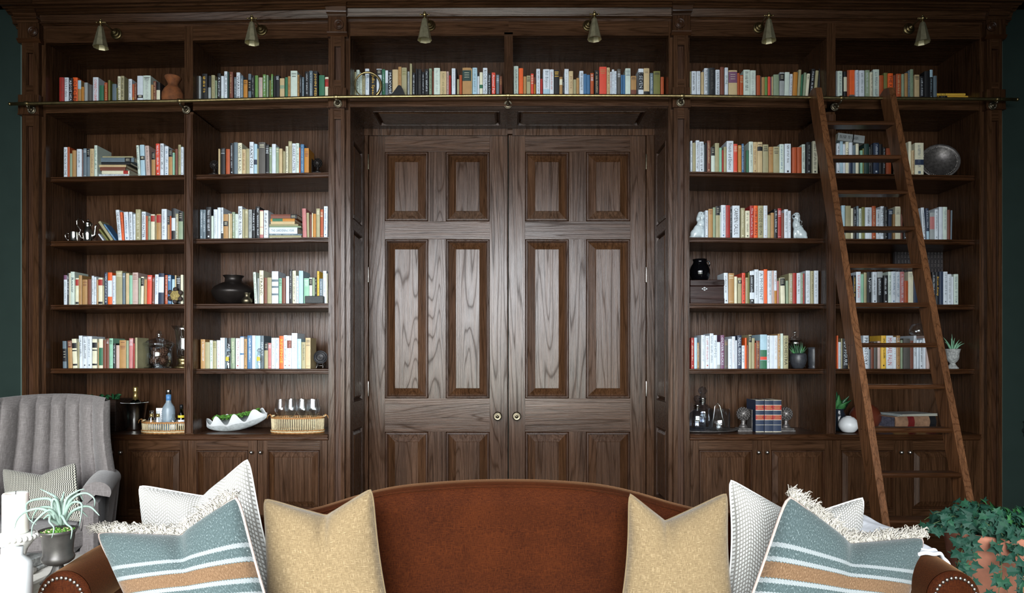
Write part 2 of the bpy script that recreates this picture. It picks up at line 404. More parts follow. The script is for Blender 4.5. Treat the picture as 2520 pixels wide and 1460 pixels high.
# counters
for nm, a, c, lab in (('countertop', 113, 808, 'dark oak counter under the left bookcase, holding drinks baskets'), ('countertop', 1697, 2410, 'dark oak counter under the right bookcase, holding decanters and a ladder before it')):
    q = MB(); z = .896
    pr = [(-.022, z-.003), (-.018, z), (YB, z), (YB, z-.04), (-.004, z-.04), (-.012, z-.033), (-.012, z-.026), (-.024, z-.022), (-.024, z-.017), (-.016, z-.013), (-.016, z-.008)]
    q.prism(pr, hx(a), hx(c), WDH); q.build(nm, cat='countertop', label=lab)
# base cabinets: raised-panel doors
def raised(q, xa, xc, za, zc, Y, mat_v=WV, mould=.016, bev=.045, dep=.010, field=.006):
    """moulding ring, bevel and raised field, seen from -Y; the frame face is at Y"""
    def ring(x0, x1, z0, z1, y, x0b, x1b, z0b, z1b, yb, m_):
        v = [(x0,y,z0),(x1,y,z0),(x1,y,z1),(x0,y,z1),(x0b,yb,z0b),(x1b,yb,z0b),(x1b,yb,z1b),(x0b,yb,z1b)]
        q.add(v, [(0,1,5,4),(1,2,6,5),(2,3,7,6),(3,0,4,7)], m_)
    m_ = mould; st = [(0, 0), (.15, dep*.8), (.3, -.002), (.55, -.002), (.65, dep*.5), (.8, dep*.45), (1, dep*1.5)]
    for (t0, d0), (t1, d1) in zip(st, st[1:]):
        ring(xa+t0*m_, xc-t0*m_, za+t0*m_, zc-t0*m_, Y+d0, xa+t1*m_, xc-t1*m_, za+t1*m_, zc-t1*m_, Y+d1, WD)
    y1 = Y + dep*1.5; e = m_ + bev
    ring(xa+m_, xc-m_, za+m_, zc-m_, y1, xa+e, xc-e, za+e, zc-e, Y+field*.2, mat_v)
    ring(xa+e, xc-e, za+e, zc-e, Y+field*.2, xa+e+.002, xc-e-.002, za+e+.002, zc-e-.002, Y-field*.3, mat_v)
    e += .002; y = Y-field*.3
    q.add([(xa+e,y,za+e),(xc-e,y,za+e),(xc-e,y,zc-e),(xa+e,y,zc-e)], [(0,1,2,3)], mat_v)
def frame(q, x0, x1, z0, z1, holes, Y, T, vert_split):
    """door frame as separate stiles and rails; holes = sorted list of (xa,xc,za,zc)"""
    xs = sorted({h[0] for h in holes}), sorted({h[1] for h in holes})
    g = .0006
    q.box(x0, xs[0][0], Y, Y+T, z0, z1, WV); q.box(xs[1][-1], x1, Y, Y+T, z0, z1, WV)
    zs = sorted({(h[2], h[3]) for h in holes}); L_, R_ = xs[0][0]+g, xs[1][-1]-g
    cur = z0
    for za, zc in zs:
        q.box(L_, R_, Y, Y+T, cur, za, WH); cur = zc
        cols = sorted([(h[0], h[1]) for h in holes if h[2] == za])
        for (a, b), (c, d) in zip(cols, cols[1:]): q.box(b, c, Y, Y+T, za+g, zc-g, WV)
    q.box(L_, R_, Y, Y+T, cur, z1, WH)
def knob(parent, x, z, Y, r=.013, mat=STEEL):
    q = MB(); q.lathe([(r*.45, 0), (r*.35, -.010), (r*.95, -.014), (r, -.020), (r*.75, -.027), (0.0001, -.029)], (x, Y, z), mat, 16, 'y'); part(q, 'knob', parent)
CAB = [(120, 292, 279, 'far-left cabinet door hidden behind the grey armchair'), (292, 462, 300, ''), (462, 634, 621, ''), (634, 806, 643, ''), (1699, 1874, 1865, ''), (1874, 2049, 1886, ''), (2049, 2222, 2215, ''), (2222, 2395, 2236, '')]
UN = ['dark oak base cabinet at far left, mostly behind the grey channel-back armchair', 'dark oak base cabinet below the white clam shell, left of the double door', 'dark oak base cabinet below the decanters, right of the double door', 'dark oak base cabinet behind the lower rungs of the ladder']
for u in range(4):
    d = CAB[u*2:u*2+2]; xa, xc = hx(d[0][0]), hx(d[1][1]); z0, z1 = .36, .855
    ex0 = hx(113) if u == 0 else (hx(1697) if u == 2 else xa); ex1 = hx(808) if u == 1 else (hx(2410) if u == 3 else xc)
    r_ = thing('base_cabinet', UN[u], 'cabinet', ((xa+xc)/2, .2, 0))
    q = MB(); q.box(ex0+.0005, ex1-.0005, .022, YB, .03, z1, WD); 
    if ex0 < xa-.002: q.box(ex0, xa-.002, 0, .022, z0-.02, z1, WV)
    if ex1 > xc+.002: q.box(xc+.002, ex1, 0, .022, z0-.02, z1, WV)
    part(q, 'carcass', r_)
    q = MB()   # plinth with its mouldings
    q.prism([(.02, .335), (-.006, .335), (-.02, .325), (-.02, .312), (-.032, .300), (-.032, .27), (-.04, .262), (-.04, .25), (-.048, .24), (-.048, .02), (.02, .02)], ex0, ex1, WDH)
    part(q, 'plinth', r_)
    for a, c, kn, lb in d:
        x0, x1 = hx(a)+.0015, hx(c)-.0015
        px0 = (a + 25 if a != 1699 else 1719); px1 = c - 21
        if kn - a < c - kn: px0 = a + 24; px1 = c - 19
        else: px0 = a + 21; px1 = c - 23
        hole = (hx(px0), hx(px1), hz(1253, 0), hz(1108, 0))
        q = MB(); frame(q, x0, x1, z0, z1, [hole], 0, .02, 1); raised(q, *hole, 0, bev=.032, mould=.014)
        dr = part(q, 'cabinet_door', r_); knob(dr, hx(kn), hz(1113), 0, .0125)
# pilasters
def pilaster(label, bx0, bx1, sx0, sx1, st0, st1, y_ros, dyu, dyr):
    r_ = thing('pilaster', label, 'pilaster', (hx((bx0+bx1)/2), 0, 0))
    q = MB(); q.box(hx(st0)+.0008, hx(st1)-.0008, 0, .06, .02, hz(20), WV); part(q, 'stile', r_)
    cx = (bx0+bx1)/2; wS = (sx1-sx0)/2
    def shaft(z0, z1, zp0, zp1):
        q = MB(); hw = 8.3
        x0, x1, a, c = hx(sx0), hx(sx1), hx(cx-hw), hx(cx+hw)
        q.box(x0, a, -.03, 0, z0, z1, WV); q.box(c, x1, -.03, 0, z0, z1, WV); q.box(a, c, -.03, 0, z0, zp0, WH); q.box(a, c, -.03, 0, zp1, z1, WH)
        q.box(a, c, -.012, 0, zp0, zp1, WD)
        for e0, e1 in ((a, a+.004), (c-.004, c)): q.box(e0, e1, -.024, -.012, zp0, zp1, WD, bv=.001)
        return q
    part(shaft(hz(223+dyr), hz(93+dyu), hz(200+dyu*.8), hz(117+dyu)), 'shaft', r_)
    part(shaft(.34, hz(270+dyr), .42, hz(297+dyr)), 'shaft', r_)
    q = MB(); z = hz(y_ros, -.045)
    q.box(hx(bx0), hx(bx1), -.042, 0, hz(86+dyu), hz(38+dyu), WV, bv=.001)
    q.prism([(0, hz(93+dyu)), (-.03, hz(93+dyu)), (-.036, hz(91+dyu)), (-.046, hz(87+dyu)), (-.050, hz(84.5+dyu)), (0, hz(84.5+dyu))], hx(bx0-2), hx(bx1+2), WDH)
    part(q, 'upper_block', r_)
    q = MB(); rr = 12.6*4.3/F
    q.lathe([(rr, -.042), (rr*.97, -.050), (rr*.86, -.052), (rr*.78, -.047), (rr*.6, -.0465), (rr*.52, -.053), (rr*.34, -.053), (rr*.26, -.046), (rr*.16, -.048), (rr*.12, -.058), (.0001, -.060)], (hx(cx, -.045), 0, z), WD, 28, 'y')
    part(q, 'rosette', r_)
    q = MB(); q.box(hx(bx0+.5), hx(bx1-.5), -.042, 0, hz(268+dyr), hz(222+dyr), WV, bv=.001)
    q.box(hx(bx0-.5), hx(bx1+.5), -.046, 0, hz(271+dyr), hz(268.2+dyr), WD, bv=.002); part(q, 'lower_block', r_)
    q = MB(); q.box(hx(st0), hx(st1), -.058, -.0, .02, .34, WV, bv=.004); part(q, 'plinth', r_)
    # capital breaking the cornice forward
    q = MB(); zc = [(41+dyu, -.048, 0), (36+dyu, -.055, 1.5), (33+dyu, -.072, 3), (29.5+dyu, -.075, 4), (28+dyu, -.070, 3), (20+dyu, -.082, 5), (12+dyu, -.11, 10), (10+dyu, -.118, 13), (6+dyu, -.13, 17), (4+dyu, -.15, 22), (-6+dyu, -.19, 32), (-20+dyu, -.24, 44), (-45+dyu, -.26, 46)]
    n = len(zc); v = []
    for y, Y, e in zc: v += [(hx(bx0-e*.55, 0), Y, hz(y, Y*.6)), (hx(bx1+e*.55, 0), Y, hz(y, Y*.6)), (hx(bx1+e*.55, 0), .0, hz(y, Y*.6)), (hx(bx0-e*.55, 0), .0, hz(y, Y*.6))]
    fs = [(0,3,2,1), tuple(range(4*n-4, 4*n))]
    for k in range(n-1):
        for i in range(4): fs.append((4*k+i, 4*k+(i+1) % 4, 4*k+4+(i+1) % 4, 4*k+4+i))
    q.add(v, fs, WH); part(q, 'capital', r_)
pilaster('dark oak pilaster with rosette at the far left end of the bookcases', 55, 107, 62, 103, 62, 113, 77, 18, 17)
pilaster('dark oak pilaster with rosette just left of the double door', 811, 856, 815.5, 850.5, 808, 862, 60, 2, 0)
pilaster('dark oak pilaster with rosette just right of the double door', 1651, 1695, 1655, 1690.5, 1645, 1697, 57, -.5, -1)
pilaster('dark oak pilaster with rosette at the far right end of the bookcases', 2417, 2464, 2421, 2458, 2410, 2458, 65, 9, 4)
# cornice: one moulding run along the whole wall
q = MB(); st = [(40, 19), (118, 18), (454, 12.5), (808, 5), (862, 1.5), (1250, 0), (1645, 0), (1697, 1), (2034, 5), (2410, 9), (2480, 10)]
pr = [(52, 0), (46, -.002), (45, -.012), (42, -.02), (39, -.034), (37, -.036), (36, -.03), (19, -.048), (18, -.062), (15, -.072), (12, -.078), (10.5, -.088), (10, -.082), (3, -.10), (2, -.115), (-3, -.125), (-8, -.15), (-30, -.19), (-33, -.2), (-45, -.2)]
for (a, da), (c, dc) in zip(st, st[1:]):
    pts = [(Y, hz(y+da, Y)) for y, Y in pr] + [(.05, hz(-45+da, -.2)), (.05, hz(52+da))]
    q.prism(pts, hx(a), hx(c), WH, dz=-(dc-da)*4.3/F, caps=(a == 40 or c == 2480))
struct(q, 'trim_5')
q = MB(); q.box(-XW, XW, .03, .5, 3.70, 4.6, WH); q.box(-XW, XW, -.0, .03, 3.83, 4.6, WH); struct(q, 'trim_6')
# ---------------------------------------------------------------- double door in its recess
YD = .44; zsof = hz(263)
for px, s_, nm in ((862, 1, 'trim_7'), (1645, -1, 'trim_8')):
    q = MB(); x = hx(px); M = Matrix(((0, -s_, 0, x - s_*.0), (1, 0, 0, 0), (0, 0, 1, 0), (0, 0, 0, 1)))
    # reveal: built flat in (x'=Y, y'=out of the reveal)
    q.M = M; holes = [(.075, YD-.085, .42, hz(1063)), (.075, YD-.085, hz(990, .1), hz(566, .1)), (.075, YD-.085, hz(540, .1), hz(340, .1)-.02)]
    frame(q, 0.002, YD-.013, .0, zsof-.001, holes, 0, .02, 1)
    for h in holes: raised(q, *h, 0, bev=.02, mould=.014)
    q.M = None; struct(q, nm)
q = MB(); M = Matrix(((1, 0, 0, 0), (0, 0, 1, 0), (0, 1, 0, zsof), (0, 0, 0, 1))); q.M = M   # soffit, facing down
xa, xc = hx(862), hx(1645)
holes = [(xa+.13, -.06, .08, YD-.09), (.06, xc-.13, .08, YD-.09)]
frame(q, xa, xc, 0.02, YD-.01, holes, 0, .015, 1)
for h in holes: raised(q, *h, 0, WH, bev=.02, mould=.014)
q.M = None; struct(q, 'trim_9')
q = MB(); xo0, xo1 = hx(862), hx(1645); xi0, xi1 = hx(907, YD), hx(1590, YD); zt = hz(331.5, YD)
q.box(xo0, xi0, YD-.012, YD+.05, 0, zt, WV, bv=.002); q.box(xi1, xo1, YD-.012, YD+.05, 0, zt, WV, bv=.002); q.box(xo0, xo1, YD-.012, YD+.05, zt+.0005, zsof, WH, bv=.002)
struct(q, 'trim_10')
for nm, L_, R_, cols, kx, hxs in (('door_1', 908.5, 1249.6, ((947, 1054), (1097, 1205)), 1224.5, 906.5), ('door_2', 1251.8, 1588.5, ((1292, 1400), (1442, 1551)), 1271.5, 1590.5)):
    q = MB(); rows = ((377-3, 545), (589, 981), (1063, 1335)); holes = []
    for a, c in cols:
        for t, bm in rows: holes.append((hx(a, YD), hx(c, YD), hz(bm, YD), hz(t, YD)))
    x0, x1, z0, z1 = hx(L_, YD), hx(R_, YD), .01, hz(333, YD)
    frame(q, x0, x1, z0, z1, holes, YD, .045, 1)
    d = struct(q, nm)
    for h in holes:
        q = MB(); raised(q, *h, YD, bev=.05, mould=.022, dep=.014); part(q, 'raised_panel', d)
    if nm == 'door_1':
        q = MB(); q.lathe([(.007, 0), (.007, -.006), (.004, -.006), (.004, 0)], (0, 0, 0), WV, 3) if False else q.box(x1-.006, x1+.0, YD-.006, YD, z0, z1, WD, bv=.002); part(q, 'astragal', d)
    q = MB(); kz = hz(1024, YD); X = hx(kx, YD-.03)
    q.lathe([(.030, 0), (.031, -.006), (.026, -.010), (.012, -.012), (.012, -.028), (.026, -.034), (.031, -.042), (.029, -.050), (.022, -.054), (.018, -.051), (.010, -.053), (.006, -.058), (.0001, -.059)], (X, YD, kz), BRASSD, 28, 'y')
    for i in range(16):
        a = R(22.5*i); q.ball((X + .0255*math.cos(a), YD-.051, kz + .0255*math.sin(a)), .0028, BRASSD, 6, 4)
    part(q, 'door_knob', d)
    for py in (400, 677, 957):
        q = MB(); q.lathe([(.005, -.055), (.0055, -.053), (.0055, .053), (.005, .055)], (hx(hxs, YD-.016), YD-.016, hz(py, YD)), STEEL if py > 500 else BRASSD, 10); part(q, 'hinge', d)
# ---------------------------------------------------------------- brass ladder rail
RY = -.090; RP = [(25, 256), (75, 255), (442, 248.5), (827, 239), (1250, 235.3), (1679, 236.3), (2071, 241.3), (2460, 244.5), (2503, 245)]
rail = thing('library_rail', 'long brass ladder rail running across the front of all bookcases', 'rail', P(1250, 235.3, RY))
q = MB(); q.tube([P(a, b, RY) for a, b in RP], .0105, BRASS, 14)
for a, b in (RP[0], RP[-1]): q.ball(P(a, b, RY), .012, BRASS)
part(q, 'rail_tube', rail)
for k, (a, b) in enumerate([(66, 255)] + RP[2:7] + [(2455, 244.5)]):
    p = P(a, b, RY); q = MB(); zf = p.z; yf = -.044 if k in (0, 2, 4, 6) else 0
    q.lathe([(.0135, -.012), (.0145, -.010), (.0145, .010), (.0135, .012)], (p.x, p.y, p.z), BRASS, 14, 'x')
    q.lathe([(.0275, 0), (.0275, -.004), (.025, -.006), (.023, -.004), (.013, -.004), (.011, -.008), (.0085, -.016)], (p.x, yf, zf - .024), BRASSD, 24, 'y')
    q.tube([(p.x, yf-.01, zf-.024), (p.x, yf - .04 if yf == 0 else yf-.018, zf-.025), (p.x, RY+.004, zf-.020), (p.x, RY, zf-.002)], .0065, BRASSD, 10)
    for i in range(4): q.ball((p.x + .019*math.cos(R(45+90*i)), yf-.005, zf-.024+.019*math.sin(R(45+90*i))), .0028, STEEL, 6, 4)
    part(q, 'bracket', rail)
# ---------------------------------------------------------------- ladder
SL = .2914; ZT, YT = 3.105, -.165
lad = thing('library_ladder', 'leaning oak library ladder with flat treads at the right bookcase', 'ladder', (2.19, -1.0, 0))
def ly(z): return YT - SL*(ZT - z)
for X in (1.957, 2.418):
    q = MB(); w_, d_ = .019, .098; dd = d_ * math.sqrt(1 + SL*SL)
    zt = ZT
    v = []
    for X_ in (X-w_, X+w_): v += [(X_, ly(zt)-.0, zt), (X_, ly(0), 0), (X_, ly(0)+dd, 0), (X_, ly(zt)+dd, zt-.01), (X_, ly(zt)+dd*.5, zt+.012)]
    q.add(v, [(0,1,2,3,4), (5,9,8,7,6), (0,5,6,1), (1,6,7,2), (2,7,8,3), (3,8,9,4), (4,9,5,0)], WL_V)
    st_ = part(q, 'stile', lad)
    q = MB(); hk = [(X, ly(3.0)+dd+.0, 3.0), (X, ly(3.0)+dd+.012, 3.055), (X, RY-.012, hz(238, RY)+.028), (X, RY+.01, hz(238, RY)+.03), (X, RY+.022, hz(238, RY)+.01)]
for i in range(12):
    z = 2.869 + .004 - .2319*i; y0 = ly(z)+.004
    q = MB(); q.prism([(y0+.004, z-.0245), (y0, z-.018), (y0-.002, z-.012), (y0, z-.005), (y0+.005, z), (y0+.085, z), (y0+.085, z-.0245)], 1.957+.019, 2.418-.019, WL_H)
    part(q, 'tread', lad)
    if 5 < i < 12:
        q = MB()
        for dy in (.025, .06): q.lathe([(.0035, -.0005), (.003, .0005)], (1.957-.0192, y0+dy, z-.012), WD, 8, 'x')
        q.build('peg', lad) if i in (6, 8, 9, 10) else None
# ---------------------------------------------------------------- brass picture lamps
SHADEB = plain('lamp_shade_brass', (.46, .42, .27, 1), .48, .2, 40, .9)
def lamp(bx, by, px, py, bot, label):
    X = hx(px, -.0); D_ = -X*0; 
    Ys = -.235; xb = hx(bx, Ys); ball = Vector((xb, Ys, hz(by, Ys))); pl = Vector((hx(px, -.01), 0, hz(py, -.01)))
    r_ = thing('picture_light', label, 'wall lamp', (pl.x, 0, pl.z), 'brass picture lights along the cornice')
    q = MB(); n = 30
    q.lathe([(.036, -.0), (.037, -.005), (.033, -.011), (.025, -.012), (.027, -.017), (.023, -.024), (.015, -.025), (.018, -.031), (.014, -.038), (.008, -.040), (.006, -.050)], tuple(pl), BRASS, n, 'y'); part(q, 'back_plate', r_)
    q = MB(); c1 = Vector((pl.x*.55+ball.x*.45, -.13, (pl.z+ball.z)/2+.012))
    q.tube([pl + Vector((0, -.04, 0)), pl.lerp(c1, .6) + Vector((0, -.02, 0)), c1, c1.lerp(ball, .6) + Vector((0, 0, .004)), ball], .0052, BRASS, 10); part(q, 'arm', r_)
    zt = hz(by+13, Ys); zb = hz(bot, Ys); q = MB()
    q.lathe([(.0135, zt+.006), (.015, zt+.002), (.017, zt-.003), (.0435, zb+.004), (.0455, zb), (.0435, zb), (.0145, zt-.006)], (ball.x, ball.y, 0), SHADEB, 8, smooth=False); part(q, 'shade', r_)
    q = MB(); q.ball(ball, .0135, BRASS, 14, 10); q.ball(ball + Vector((0, 0, .014)), .007, BRASS)
    q.lathe([(.007, ball.z-.035), (.010, ball.z-.03), (.006, ball.z-.024), (.011, ball.z-.018), (.005, ball.z-.012)], (ball.x, ball.y, 0), BRASS, 12)
    q.tube([ball + Vector((-.026, 0, 0)), ball + Vector((.026, 0, 0))], .0035, BRASS, 8)
    for s_ in (-1, 1): q.ball(ball + Vector((.027*s_, 0, 0)), .0055, BRASS, 8, 6)
    part(q, 'swivel', r_)
    q = MB(); q.ball((ball.x, ball.y, zt-.03), .013, plain('lamp_bulb_glass', 'C9C4B0', .25) if 'lamp_bulb_glass' not in bpy.data.materials else bpy.data.materials['lamp_bulb_glass']); part(q, 'bulb', r_)
for bx, by, px, py, bt, lb in ((248, 55, 285, 82, 117, 'brass picture light above the terracotta jar, first from the left'), (620, 45, 643, 73, 106, 'brass picture light left of the inner left pilaster, second from the left'), (1045, 36, 1058, 62, 99, 'brass picture light over the ring sculpture, left of the centre divider'), (1463, 35, 1448, 62, 97, 'brass picture light over the door, right of the centre divider'), (1892, 38, 1868, 67, 101, 'brass picture light second from the right end of the cornice'), (2270, 45, 2238, 70, 105, 'brass picture light at the right end of the cornice')):
    lamp(bx, by, px, py, bt, lb)
# ================================================================ books
PAL = {'W': ('C6CFD8', 'white'), 'a': ('BFCDC3', 'pale mint'), 'w': ('D0CDB4', 'cream'), 'k': ('989270', 'khaki'), 'c': ('B9A47C', 'beige'), 't': ('A27C4C', 'tan'),
 'q': ('AE7428', 'ochre'), 'n': ('6B3A2A', 'brown'), 'x': ('A2481F', 'rust'), 'r': ('9A2620', 'dark red'), 'R': ('CB4430', 'bright red'), 'o': ('D8581C', 'orange'),
 'y': ('DDB03F', 'yellow'), 'O': ('6C6C36', 'olive'), 's': ('83947A', 'sage green'), 'e': ('2C664A', 'green'), 'E': ('1C3632', 'dark green'), 'm': ('7FB096', 'mint green'),
 'f': ('5C8240', 'leaf green'), 'l': ('9EBCCB', 'light blue'), 'b': ('3D6890', 'blue'), 'B': ('1E2C44', 'navy'), 'S': ('5A6A74', 'slate grey'), 'g': ('93999A', 'grey'),
 'd': ('4F4C48', 'charcoal'), 'K': ('131418', 'black'), 'p': ('B59E97', 'pinkish beige'), 'v': ('704A66', 'plum'), 'u': ('AE6C6C', 'dusty pink'), 'P': ('C6BFAA', 'paper')}
BM = {}
def bmat(k):
    if k not in BM: BM[k] = plain('book_' + PAL[k][1].replace(' ', '_'), PAL[k][0], .55, .07, 25)
    return BM[k]
